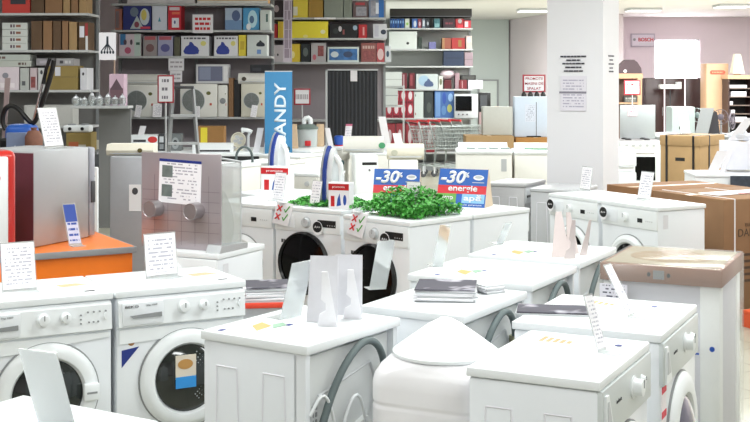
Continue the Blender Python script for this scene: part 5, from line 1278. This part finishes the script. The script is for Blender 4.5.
# ------------------------------------------------------------------ trolleys
def trolley():
    t = thing('shopping_trolley', 'x', 'shopping trolley', (0, 0, 0), 0)
    b = BM(); w = .26; r = .004
    def corner(z, f_):  # basket ring at height z; rear wider and higher
        k = (z-.5)/.4
        return [(-.28-.1*k, -w*(.8+.2*k), z), (.34+.06*k, -w*(.8+.2*k)*.8, z), (.34+.06*k, w*(.8+.2*k)*.8, z), (-.28-.1*k, w*(.8+.2*k), z)]
    for z in (.5, .56, .63, .7, .77, .84, .9):
        c = corner(z, 0)
        for i in range(4): bar(b, c[i], c[(i+1) % 4], .006 if z in (.5, .9) else r)
    lo, hi = corner(.5, 0), corner(.9, 0)
    for i in range(4):
        n = 12 if i % 2 == 0 else 7
        for j in range(n):
            f_ = j/n; a = Vector(lo[i]).lerp(Vector(lo[(i+1) % 4]), f_); c = Vector(hi[i]).lerp(Vector(hi[(i+1) % 4]), f_); bar(b, a, c, r)
    for j in range(1, 9):
        f_ = j/9; bar(b, Vector(lo[0]).lerp(Vector(lo[1]), f_), Vector(lo[3]).lerp(Vector(lo[2]), f_), r)
    obj('wire_basket', b, mat('zinc_wire', '9aa19f', .35, metal=.4), t)
    b = BM()
    for s in (-1, 1): tube(b, [(-.42, s*.26, 1.0), (-.38, s*.25, .9), (-.28, s*.22, .5), (-.3, s*.22, .22), (.42, s*.17, .14)], .011, 8)
    bar(b, (-.3, -.22, .22), (-.3, .22, .22), .01); bar(b, (.42, -.17, .14), (.42, .17, .14), .01)
    obj('frame', b, mat('zinc_wire', '9aa19f', .35, metal=.4), t)
    b = BM(); tube(b, [(-.43, -.27, 1.0), (-.43, .27, 1.0)], .02, 10); obj('handle', b, RED, t)
    for x, y in ((-.3, -.22), (-.3, .22), (.4, -.17), (.4, .17)):
        b = BM(); lathe(b, [(.055, -.012), (.06, 0), (.055, .012)], Matrix.Translation((x, y, .06)), 16, 'Y'); wh = obj('wheel', b, DGREY, t)
        b = BM(); box(b, x-.015, x+.015, y-.02, y+.02, .06, .2 if x < 0 else .15); obj('fork', b, LGREY, wh)
    return t
tr0 = trolley()
tl = ['nearest and leftmost of the nested shopping trolleys', 'second from the left of the nested shopping trolleys', 'third from the left of the nested shopping trolleys', 'fourth from the left of the nested shopping trolleys', 'rightmost of the nested shopping trolleys']
for k in range(5):
    loc = (PT(434, 0, 21.8).x+.2*k, 21.8+.12*k, 0)
    if k == 0: tr0.location = loc; tr0.rotation_euler = (0, 0, R(20)); tr0['label'] = 'grey wire trolley with red handle, '+tl[0]; tr0['group'] = 'nested shopping trolleys'
    else: dup(tr0, loc, R(20), 'grey wire trolley with red handle, '+tl[k])

# ------------------------------------------------------------------ appliances in the middle distance
def white_block(label, fx, fy, th, w, d, h, name='chest_appliance', cat='appliance', panel=True):
    t = thing(name, label, cat, quadpos(fx, fy, th, w, d), th)
    b = BM(); box(b, -w/2, w/2, -d/2, d/2, 0, h-.03, .01); obj('body', b, OFFW, t)
    b = BM(); box(b, -w/2-.006, w/2+.006, -d/2-.006, d/2+.006, h-.03, h, .008); obj('top_panel', b, WHITE2, t)
    if panel:
        b = BM(); box(b, -w/2+.01, w/2-.01, -d/2-.012, -d/2, h-.16, h-.035, .003); obj('control_strip', b, OFFW, t)
        b = BM(); lathe(b, [(.025, 0), (.022, .02)], Matrix.Translation((w*.3, -d/2-.012, h-.1)), 14, 'Y'); obj('knob', b, LGREY, t)
    return t
N = ON(311, 151, .85)
white_block('white machine with wooden price easels on it, left of two before the black panel', N.x, N.y, R(63), .6, .6, .85)
q = N.xy+un*.63
white_block('white machine with a small round emblem before the black panel', q.x, q.y, R(63), .6, .6, .85)
for lab, px, py, th, w, d in (('pale machine between the plinth and the far iron', 281, 163, R(-30), .6, .5), ('pale machine beside the steel hood, with a grey hose arch behind it', 233, 166, R(-30), .6, .5), ('pale machine in the second row, between the far iron and the wooden easels', 300, 156, R(-30), .6, .5), ('white machine in the second row behind the left greenery', 318, 174, R(-30), .58, .5)):
    n_ = ON(px, py, .85); q = n_.xy-Vector((cos(th), sin(th)))*w
    white_block(lab, q.x, q.y, th, w, d, .85)
t = thing('coiled_hose', 'grey hose arched over the pale machine beside the steel hood', 'hose', (0, 0, 0), 0)
p = ON(243, 165, .85); t.location = (p.x, p.y+.12, .851)
b = BM(); tube(b, [(-.09, 0, .02), (-.08, 0, .14), (0, 0, .2), (.08, 0, .14), (.09, 0, .02)], .014, 10, 2); obj('hose', b, HOSE, t)
# portable air conditioner
p = ON(353.5, 154.5, .85)
t = thing('portable_air_conditioner', 'white portable air conditioner with a black slot near its top', 'air conditioner', (PT(365, 0, 14.6).x, 14.78, 0), R(8))
b = BM(); box(b, -.15, .14, -.18, .18, 0, .84, .03, seg=3); obj('body', b, WHITE2, t)
b = BM(); box(b, -.06, .12, -.184, -.17, .72, .755, .004); obj('air_slot', b, BLACK, t)
b = BM(); lathe(b, [(.012, 0), (.012, .01)], Matrix.Translation((.03, -.18, .66)), 10, 'Y'); obj('button', b, DGREY, t)
# support and rolled wall units
white_block('low white chest under the rounded wall units', PT(350, 0, 15.7).x, 15.7, R(0), .5, .5, .8, panel=False)
t = split_unit('white rounded wall unit with a green end badge, before the black panel', 343, 384, 140, 155.5, 15.72, z=.803, d=.28, badge='4a9a6c', be=.95)
outdoor_ac('white outdoor unit with a dark round fan right of the portable air conditioner', 389, 418, 160, 14.6, 0, d=.35, fan_u=.62)
split_unit('cream rounded wall unit lying on the white outdoor unit', 387, 424, 145, 160, 14.62, z=Z(160, 14.6)+.003, d=.25, m=CREAM, be=.2, badge='b8b8a8')
# small things on the white machines
def tiny(label, px, pyb, pyt, w, Y, lean=.0, m=None, z=.851, name='price_card', cat='price card', d=.004):
    h = Z(pyt, Y)-z; t = thing(name, label, cat, (PT(px, 0, Y).x, Y, z), 0)
    b = BM(); prism(b, [(-w/2, 0), (w/2, 0), (w*.35+lean, h), (-w*.35+lean, h)] if d > .01 else [(-w/2, 0), (w/2, 0), (w/2+lean, h), (-w/2+lean, h)], -d/2, d/2); obj('card', b, m or CARD, t, smooth=False)
    b = BM(); box(b, -w/2, w/2, 0, .05, 0, .003); obj('foot', b, ACRYL, t)
    return t
WC = mat('wooden_easel', 'd0b494', .6, noise=.1)
tiny('left wooden price easel on the white machine', 293, 0, 124, .14, 15.85, .0, WC, d=.05, name='wooden_easel', cat='easel')
tiny('right wooden price easel on the white machine', 319, 0, 124, .14, 16.3, .02, WC, d=.05, name='wooden_easel', cat='easel')
tiny('white card between the right wooden easel and the blue pot', 331, 0, 128, .07, 16.35, -.05)
tiny('white card with a pink top, right of the blue pot', 347, 0, 124, .09, 16.6, .03, printed('pink_top_card', 'ece8ec', 'c8c8d0', 8, 2., head='c86c88'))
t = thing('blue_pot', 'small blue pot with a red base on the white machine', 'pot', (PT(339, 0, 16.45).x, 16.45, .851), 0)
b = BM(); lathe(b, [(.05, .012), (.07, .05), (.07, .12), (.05, .14)], None, 20); obj('body', b, BLUE, t)
b = BM(); lathe(b, [(.06, 0), (.06, .012)], None, 20); obj('base', b, RED, t)
t = thing('fryer', 'round grey lidded pot appliance with a red spout between the wooden easels', 'fryer', (PT(307, 0, 16.2).x, 16.2, .851), 0)
b = BM(); lathe(b, [(.13, 0), (.14, .05), (.14, .22), (.15, .24)], None, 28); obj('pot', b, mat('pale_pot', 'b8c0c0', .35), t)
b = BM(); lathe(b, [(.155, .24), (.155, .265), (.1, .3), (.04, .31)], None, 28); obj('lid', b, mat('grey_green_lid', '65736e', .4), t)
b = BM(); tube(b, [(-.04, 0, .31), (-.04, 0, .38), (.04, 0, .4), (.05, 0, .31)], .03, 8, 1); obj('handle', b, WHITE2, t)
b = BM(); box(b, -.02, .06, -.17, -.13, .02, .09, .01); obj('spout', b, RED, t)
tiny('tall white card leaning right of the black panel', 388, 0, 117, .1, 15.9, -.08, z=.803+.0)
bpy.data.objects[[o.name for o in bpy.data.objects if o.get('label') == 'tall white card leaning right of the black panel'][0]].location = (PT(388, 0, 16.06).x, 16.06, .803)
tiny('white card leaning on the cream wall unit', 399, 0, 133, .1, 14.55, -.03, z=0.0)
for o in bpy.data.objects:
    if o.get('label') == 'white card leaning on the cream wall unit':
        o.location = (PT(399, 0, 14.75).x, 14.74, Z(145, 14.62)+.004)
        for c in o.children: c.scale = (1, 1, .12) if c.name.startswith('card') else (1, 1, 1)

# grey refrigerator beyond the counter
t = thing('grey_refrigerator', 'plain grey refrigerator between the silver cube and the steel hood', 'refrigerator', (PT(124, 0, 9.0).x, 9.3, 0), R(3))
b = BM(); box(b, -.125, .27, -.28, .28, 0, 1.19, .012); obj('cabinet', b, mat('refrigerator_grey', 'a9acb2', .35, metal=.15), t)
b = BM(); box(b, .02, .11, -.292, -.288, .78, .98); tg = obj('white_tag', b, PAPER, t, smooth=False)
b = BM(); ellip(b, .065, .93, .022, .026, -.294, -.292); obj('round_print', b, DGREY, tg)
t = split_unit('cream wall unit with an olive badge lying on the grey refrigerator', 106, 153, 147, 158, 9.1, z=1.192, d=.2, badge='5c5426', be=.72, m=CREAM)
t = thing('column_heater', 'cream column shaped heater in the gap left of the grey refrigerator', 'heater', (PT(98.5, 0, 15.6).x, 15.6, 0), 0)
b = BM(); box(b, -.1, .1, -.07, .07, 0, 1.0, .05, seg=4); obj('body', b, CREAM, t)
b = BM(); box(b, -.06, .06, -.074, -.06, .3, .34); obj('dark_vent', b, DGREY, t)
b = BM(); box(b, -.07, .0, -.074, -.06, .7, .72); obj('label_line', b, GREYP, t)
t = thing('white_divider', 'narrow white upright strip standing right of the silver cube refrigerator', 'divider', (PT(94.5, 0, 8.2).x, 8.2, 0), 0)
b = BM(); box(b, -.025, .025, -.02, .02, 0, Z(167, 8.2), .008); obj('strip', b, WHITE2, t)
b = BM(); ellip(b, .0, Z(176, 8.2), .008, .01, -.022, -.02); obj('dark_mark', b, DGREY, t)

# vacuum cleaner with hose, on a cabinet behind the refrigerators
Yv = 10.5; zv = Z(150, Yv)
t = thing('display_cabinet', 'brown cabinet behind the red appliance, carrying a vacuum cleaner', 'cabinet', (PT(20, 0, Yv+.2).x, Yv+.25, 0), 0)
b = BM(); box(b, -.45, .35, -.25, .25, 0, zv-.03); obj('cabinet_body', b, DGREY, t)
b = BM(); box(b, -.47, .37, -.27, .27, zv-.03, zv); obj('top_board', b, LGREY, t)
t = thing('vacuum_cleaner', 'blue vacuum cleaner with a black looped hose and silver wand', 'vacuum cleaner', (PT(12, 0, Yv).x, Yv+.2, zv+.001), 0)
def L(px, py): p_ = PT(px, py, Yv+.2)-t.location; return (p_.x, 0, p_.z)
b = BM(); box(b, -.1, .16, -.12, .12, .02, .22, .06, seg=4); obj('body', b, mat('vacuum_blue', '2f66c4', .35), t)
b = BM(); box(b, -.14, .1, -.13, .11, 0, .1, .03, seg=3); obj('lower_shell', b, BLACK, t)
b = BM(); tube(b, [L(6, 130), L(2, 122), L(4, 110), L(10, 105), L(18, 108), L(26, 118), L(33, 125), L(38, 116), L(44, 98), L(52, 72), L(54, 60)], .022, 10, 2); obj('hose', b, BLACK, t)
b = BM(); tube(b, [L(27, 146), L(34, 118), L(43, 82), L(47, 64)], .011, 10); obj('wand', b, CHROME, t)
b = BM(); tube(b, [L(43, 84), L(46, 70), L(50, 58)], .016, 10); obj('grip', b, BLACK, t)
pbox('blue grey frosted bin before the blue vacuum cleaner', 6, 26, 133, Yv-.1, zv, '8290b0', [(.3, .0, .6, .3, 'c4ccdc', 't')], d=.12, name='frosted_bin', cat='bin', dy=.08)
t = thing('price_tag_stick', 'grey pink tag stick rising at the left edge before the pale boxes', 'tag', (PT(5, 0, Yv+.35).x, Yv+.35, zv+.001), 0)
b = BM(); prism(b, [(-.03, 0), (.0, 0), (.05, Z(78, Yv)-zv), (-.0, Z(78, Yv)-zv)], -.005, .005); obj('stick', b, mat('pinkish_grey_tag', 'a89494', .5), t)
b = BM(); box(b, -.04, .04, -.03, .03, 0, .006); obj('foot', b, DGREY, t)
t = thing('brown_sack', 'reddish brown sack beside the silver wand', 'sack', (PT(37, 0, Yv).x, Yv-.1, zv+.001), 0)
b = BM(); lathe(b, [(.06, 0), (.075, .05), (.075, .12), (.05, .17), (.01, .18)], None, 18); obj('bag', b, mat('sack_brown', '8a6050', .8, noise=.2), t)
b = BM(); lathe(b, [(.02, .17), (.03, .2)], None, 10); obj('neck', b, mat('sack_brown', '8a6050', .8, noise=.2), t)

# ------------------------------------------------------------------ far right corner
def P30(px, Y): return PT(px, 0, Y).x
# notices on the pillar
nt = thing('notice_board', 'sheaf of grey printed sheets taped to the pillar under black lettering', 'notice', (0, 0, 0), 0)
th = R(-27); uL, vL = U2v(th); Np = Vector((2.07, 10.9))
def pilpt(px, z):   # point of the pillar's long face seen at px
    k = (px-375)/F; s_ = (Np.x-k*Np.y)/(uL.x-k*uL.y); return Np-uL*s_
pc = pilpt(573.5, 0); nt.location = (pc.x-vL.x*.006, pc.y-vL.y*.006, 0); nt.rotation_euler = (0, 0, th)
Yn = pc.y
def zz(py): return Z(py, Yn)
INK = mat('pillar_ink', '3a3a44', .6)
wsc = (uL.x-uL.y*(573.5-375)/F)*F/Yn
rr = random.Random(4)
for k, (y0, hw_) in enumerate([(56.5, 13), (60.2, 7), (63.6, 11), (67.3, 8), (71, 9.5)]):
    b = BM(); x = -hw_/wsc
    while x < hw_/wsc:
        e = min(x+rr.uniform(.02, .05), hw_/wsc); box(b, x, e, -.002, .004, zz(y0+.75), zz(y0-.75)); x = e+.006
    obj('lettering_line', b, INK, nt, smooth=False)
b = BM(); box(b, -13/wsc, 13/wsc, -.002, .004, zz(111), zz(76)); obj('printed_sheet', b, printed('pillar_sheet_print', 'dcd9e2', 'aaa6ba', 12, 4.4, cover=.55), nt, smooth=False)
b = BM(); box(b, -14/wsc, 13/wsc, -.004, -.002, zz(93.5), zz(91.5)); obj('sheet_heading_bar', b, mat('grey_bar', '85828f', .6), nt, smooth=False)
t2 = thing('pillar_lettering', 'five short black printed lines on the narrow face of the pillar', 'notice', (0, 0, 0), TH)
pm = Np+un*(PA/2); t2.location = (pm.x+(-vn.x)*.0+sin(TH)*.002, pm.y-cos(TH)*.002, 0)
for k, (y0, hw_) in enumerate([(56, .09), (60, .05), (64, .08), (68, .05), (71.5, .07)]):
    b = BM(); box(b, -hw_, -.01, -.002, .003, Z(y0+.7, pm.y), Z(y0-.7, pm.y)); box(b, .01, hw_, -.002, .003, Z(y0+.7, pm.y), Z(y0-.7, pm.y)); obj('lettering_line', b, INK, t2, smooth=False)

# wall sign
t = thing('wall_sign', 'white framed BOSCH sign with red letters on the back wall', 'sign', (P30(643, 29.95), 29.95, Z(47, 29.95)), 0)
w = 24/F*29.95; h = 13.5/F*29.95
b = BM(); box(b, -w/2, w/2, 0, .05, 0, h, .005); obj('panel', b, mat('sign_grey_frame', 'b0a8b4', .5), t)
b = BM(); box(b, -w/2+.03, w/2-.03, -.004, 0, .03, h-.03); obj('face', b, mat('sign_face', 'd4ccd6', .5), t, smooth=False)
text('BOSCH', RED, t, .07, -.005, h*.55, w*.62, h*.28, bold=.03)
b = BM(); lathe(b, [(.035, 0), (.035, .004)], Matrix.Translation((-w*.36, -.005, h*.55)), 20, 'Y'); obj('round_logo', b, GREYP, t)
b = BM(); box(b, -.1, w*.4, -.006, -.004, h*.2, h*.25); obj('caption', b, LGREY, t)
# dark wardrobe under the window
Yw = 28.0
t = thing('wardrobe', 'dark brown three door wardrobe under the bright window', 'wardrobe', ((P30(645, Yw)+P30(706, Yw))/2, Yw+.3, 0), 0)
w = P30(706, Yw)-P30(645, Yw); ht = Z(78, Yw)
b = BM(); box(b, -w/2, w/2, -.28, .3, 0, ht, .005); obj('carcass', b, DWOOD, t)
for k in range(3):
    b = BM(); box(b, -w/2+.01+k*w/3, -w/2-.01+(k+1)*w/3, -.3, -.28, .08, ht-.01, .003); d_ = obj('door', b, mat('wardrobe_door', '3a2222', .35), t)
    b = BM(); box(b, -w/2+(k+1)*w/3-.07, -w/2+(k+1)*w/3-.055, -.32, -.3, .9, 1.1); obj('handle', b, GREYP, d_)
for k, px in enumerate((664.5, 685)):
    t = thing('white_pole', ['left', 'right'][k]+' of two thin white poles in front of the dark wardrobe', 'pole', (P30(px, 27.2), 27.2, 0), 0)
    b = BM(); tube(b, [(0, 0, 0), (0, 0, Z(58, 27.5))], .016, 10); obj('shaft', b, mat('white_pole_paint', 'e8d8e4', .4), t)
    b = BM(); lathe(b, [(.12, 0), (.12, .02), (.03, .03)], None, 20); obj('base', b, LGREY, t)
t = thing('shelf_bracket_box', 'white printer like box on a bracket between the two white poles', 'boxed appliance', (P30(672, 27.45), 27.62, 0), 0)
b = BM(); box(b, -.25, .24, -.12, .1, Z(89, 27.4), Z(84.5, 27.4), .015); box(b, .14, .24, -.1, .1, Z(85, 27.4), Z(82, 27.4), .01); obj('casing', b, WHITE2, t)
b = BM(); bar(b, (0, 0, 0), (0, 0, Z(88, 27.4)), .012); obj('stand', b, DGREY, t)
# tan wardrobe with orange oval
Yt = 26.5
t = thing('tall_cabinet', 'tall light wooden cabinet with an orange oval sign', 'cabinet', ((P30(706.5, Yt)+P30(728.5, Yt))/2, Yt+.25, 0), 0)
w = P30(728.5, Yt)-P30(706.5, Yt)
b = BM(); box(b, -w/2, w/2, -.25, .25, 0, Z(63.5, Yt), .004); obj('carcass', b, WOOD, t)
b = BM(); hw_ = 8/F*Yt; zc = Z(72.3, Yt); prism(b, [(hw_*sx+(.045*cos(a)), zc+.045*sin(a)) for sx, aa in ((.7, range(-90, 91, 15)), (-.7, range(90, 271, 15))) for a in [R(q_) for q_ in aa]], -.262, -.25); ov = obj('orange_oval_sign', b, mat('orange_red_sign', 'f0523a', .4), t)
b = BM()
for k in range(7): box(b, -.12+.034*k, -.1+.034*k, -.264, -.262, zc-.015, zc+.015)
obj('sign_lettering', b, C('f6a080'), ov, smooth=False)
# open shelf with white boxes
Yo = 26.0
x0, x1 = P30(729, Yo), P30(752, Yo); w = x1-x0
t = thing('open_shelf', 'dark backed open shelf with a light wooden top at the right edge', 'shelf', ((x0+x1)/2, Yo+.25, 0), 0)
b = BM(); box(b, -w/2, w/2, .2, .22, 0, Z(79, Yo)); obj('back_panel', b, mat('dark_back', '2b2625', .6), t, smooth=False)
for s in (-1, 1):
    b = BM(); box(b, s*w/2-.012, s*w/2+.012, -.25, .22, 0, Z(79, Yo)); obj('side_panel', b, DWOOD, t, smooth=False)
b = BM(); box(b, -w/2-.03, w/2+.03, -.27, .24, Z(79, Yo), Z(75, Yo)); obj('top_board', b, WOOD, t, smooth=False)
sh = [96.5, 105, 113.5, 88, 122]
for y_ in sh:
    b = BM(); box(b, -w/2+.012, w/2-.012, -.24, .2, Z(y_, Yo)-.02, Z(y_, Yo)); obj('shelf', b, mat('dark_shelf_edge', '6a5c54', .5), t, smooth=False)
for lab, a, c, y0, y1 in (('flat white box on the top level of the dark open shelf', 727.5+2, 747, 85, 88), ('thicker white box on the second level of the dark open shelf', 731, 746.5, 91.5, 96.5), ('tiny white box on the third level of the dark open shelf', 729.8, 733, 101.5, 105), ('tiny white box on the fourth level of the dark open shelf', 731, 735, 110, 113.5), ('white box on the lowest level of the dark open shelf', 734, 747, 117, 122)):
    pbox(lab, a, c, y0, Yo+.02, Z(y1, Yo), 'd6d2d6', [(.1, .3, .9, .5, 'b8b4bc', 'r')], d=.2, name='small_white_box', cat='box')
t = thing('lamp_shade_lamp', 'cream tapered lampshade on the wooden top of the open shelf', 'lamp', (P30(740.5, Yo), Yo+.25, Z(75, Yo)+.001), 0)
b = BM(); lathe(b, [(.19, .03), (.185, .03), (.09, .46), (.095, .46)], None, 4, caps=True); sh_ = obj('lamp_shade', b, mat('cream_shade', 'cfcaba', .7), t, rot=(0, 0, pi/4), smooth=False)
b = BM(); lathe(b, [(.08, 0), (.08, .02), (.015, .03), (.015, .1)], None, 16); obj('base', b, WOOD, t)
# left wooden shelf with hood and ARAGAZ sign
Yh = 27.0; x0, x1 = P30(613, Yh), P30(643, Yh); w = x1-x0
t = thing('wooden_shelf', 'light wooden shelf unit just right of the pillar', 'shelf', ((x0+x1)/2, Yh+.25, 0), 0)
b = BM(); box(b, -w/2, w/2, -.25, .25, Z(78.5, Yh), Z(73.5, Yh)); obj('top_board', b, WOOD, t, smooth=False)
for s in (-1, 1):
    b = BM(); box(b, s*(w/2-.07)-.05, s*(w/2-.07)+.05, -.24, .24, 0, Z(78.5, Yh)); obj('side_panel', b, WOOD, t, smooth=False)
b = BM(); box(b, -w/2+.02, w/2-.02, .2, .22, 0, Z(78.5, Yh)); obj('back_panel', b, mat('brown_back', '7c6458', .6), t, smooth=False)
b = BM(); box(b, -w/2+.12, w/2-.12, -.24, .2, Z(104, Yh), Z(102.5, Yh)); obj('shelf', b, WOOD, t, smooth=False)
t = thing('cooker_hood', 'dark brown arched cooker hood on the light wooden shelf', 'cooker hood', (P30(631, Yh), Yh+.2, Z(73.5, Yh)+.001), 0)
b = BM(); prism(b, [(-.27, 0), (.26, 0), (.24, .12), (.15, .26), (.08, .31), (-.1, .31), (-.2, .22), (-.27, .1)], -.15, .15); obj('canopy', b, mat('hood_brown', '47343a', .4), t, smooth=False)
b = BM(); lathe(b, [(.04, 0), (.03, .03)], Matrix.Translation((-.12, -.15, .05)), 14, 'Y'); obj('pale_knob', b, PAPER, t)
post_sign('red framed cooker notice hanging below the wooden shelf', ['PROMOTII', 'ARAGAZ'], 624, 640.5, 80, 95, 26.6, 0, ink=mat('sign_dark_red', '9c2634', .5))
pbox('dark grey appliance with pale stripes under the cooker notice', 627, 640, 97, 26.7, 1.22-.0, '4c4c4a', [(.1, .5, .9, .8, 'a8a8a0', 'l'), (.1, .15, .9, .35, '8c8c84', 'l')], d=.2, name='small_appliance', cat='small appliance')
bpy.data.objects[[o.name for o in bpy.data.objects if o.get('label', '').startswith('dark grey appliance with pale')][0]].location.z = Z(102.5, Yh)+.001
bpy.data.objects[[o.name for o in bpy.data.objects if o.get('label', '').startswith('dark grey appliance with pale')][0]].location.y = Yh+.13

# grey display of small things between the cooker and the tall carton
Yd = 18.5
t = thing('display_desk', 'grey cupboard with assorted grey appliances behind the tall carton', 'cupboard', (P30(697, Yd), Yd+.3, 0), 0)
b = BM(); box(b, -.62, .75, -.3, .3, 0, .87); obj('cupboard_body', b, GREYP, t, smooth=False)
b = BM(); box(b, -.64, .77, -.32, .32, .87, .9); obj('top_board', b, LGREY, t, smooth=False)
pbox('grey green washer like box with a dark slot on the grey cupboard', 672, 695, 107, Yd, .9, 'a4aeac', [(.3, .2, .6, .3, '3c4442', 'r')], d=.4, name='small_appliance', cat='small appliance')
def fan(label, px, py, Y, r, zb, m, ang):
    t = thing('standing_fan', label, 'fan', (P30(px, Y), Y, zb+.001), ang); zc_ = Z(py, Y)-zb
    b = BM(); M = Matrix.Translation((0, -.04, zc_)); lathe(b, [(r, 0), (r, .02), (r*.93, .02), (r*.93, .0)], M, 24, 'Y', caps=False)
    for q_ in range(10): bar(b, M @ Vector((0, -.02, 0)), M @ Vector((r*cos(q_*pi/5), -.015, r*sin(q_*pi/5))), .004)
    lathe(b, [(r*.4, 0), (r*.4, .02), (r*.1, .03)], M, 16, 'Y'); obj('fan_cage', b, m, t)
    b = BM(); tube(b, [(0, 0, 0), (0, 0, zc_)], .014, 8); obj('pole', b, GREYP, t)
    b = BM(); lathe(b, [(.1, 0), (.1, .015), (.02, .03)], None, 18); obj('base', b, DGREY, t)
MAU = mat('mauve_grey_plastic', '5a525c', .5); DM = mat('dark_mauve_plastic', '2c2a30', .5)
fan('dark standing fan behind the tall carton', 708, 119, Yd+.0, .15, .9, DM, R(25))
fan('mauve grey standing fan with a tilted head, right of the dark fan', 721, 117, Yd+.15, .12, .9, MAU, R(-25))
fan('mauve fan nearest the open shelf', 729, 121, Yd-.1, .13, .0, MAU, R(55))
fan('tall dark fan left of the mauve fans', 699, 115, Yd+.18, .11, .9, mat('grey_green_plastic', '7c8886', .5), R(-50))
t = thing('leaning_card', 'bright white card leaning against the grey cupboard things, above the tall carton', 'price card', (P30(692, 14.35), 14.62, 1.104), 0)
b = BM(); prism(b, [(-.06, 0), (.05, 0), (.03, .23), (-.09, .23)], -.003, .003); obj('card', b, PAPER, t, rot=(-.1, 0, 0), smooth=False)  # plain white paper card
b = BM(); box(b, -.05, .05, -.05, .05, 0, .006); obj('foot', b, ACRYL, t)
t = thing('paper_pile', 'loose pinkish papers on top of the tall carton', 'papers', (P30(673, 14.3), 14.66, 1.104), 0)
for k in range(4):
    b = BM(); box(b, -.12, .12, -.07, .07, .003*k, .003*k+.002, M=Matrix.Rotation(.3*k-.4, 4, 'Z')); obj('sheet', b, C(['e8d4d4', 'e8e4e6', 'd8a8a8', 'ece8ea'][k]), t, smooth=False)
tiny('tall leaning card on the white machine at the right edge', 712, 0, 151, .1, 11.35, .1, z=.8805)
tiny('tall leaning card right of the strapped carton, before the white box', 733, 0, 118, .1, 11.6, .16, z=1.173)
tiny('slanted grey card beside the white boxed appliance', 722, 0, 150, .05, 11.45, .08, z=.8805)
t = thing('plastic_bag', 'crumpled white plastic bag on the white boxed appliance', 'plastic bag', (P30(742, 11.6), 11.66, 1.173), 0)
b = BM(); bmesh.ops.create_icosphere(b, subdivisions=3, radius=.1)
for v_ in b.verts:
    n_ = 1+.18*sin(v_.co.x*60)*cos(v_.co.y*50)+.1*sin(v_.co.z*80); v_.co = Vector((v_.co.x*1.1*n_, v_.co.y*.8*n_, max(0, (v_.co.z+.06)*.6*n_)))
obj('bag', b, mat('milky_bag', 'dcdfe6', .4), t)

# ceiling fittings that the picture shows
for k, (px, py) in enumerate(((643, 8.5), (733, 4.5), (534, 9))):
    Yc = F*(CEIL-EYE)/(HY-py)
    t = thing('ceiling_light', ['fluorescent ceiling fitting above the wall sign', 'fluorescent ceiling fitting at the top right corner', 'faint fluorescent fitting left of the pillar top'][k], 'ceiling light', (P30(px, Yc), Yc, CEIL-.06), 0)
    b = BM(); box(b, -.35, .35, -.3, .3, .01, .06, .004); obj('housing', b, LGREY, t)
    b = BM(); box(b, -.33, .33, -.28, .28, 0, .012); obj('diffuser', b, mat('tube_diffuser', 'f4f2f4', .5, emit=1.6, noise=0), t, smooth=False)
flatbox('flat black case lying on the right wall air conditioner by the banner', 250, 272, 17.0, Z(73, 17.0)+.006, .11, '202228', [(.1, .2, .5, .6, '34363e', 'r')], name='black_case')

for lab, px, pyt, Y, w_, ln, mm in (('grey leaning panel behind the strapped carton, left one', 701, 108, 18.25, .2, .1, GREYP), ('dark leaning panel behind the strapped carton, right one', 713, 112, 18.3, .22, -.05, DM)):
    tiny(lab, px, 0, pyt, w_, Y, ln, mm, z=.9005, name='leaning_panel', cat='panel')
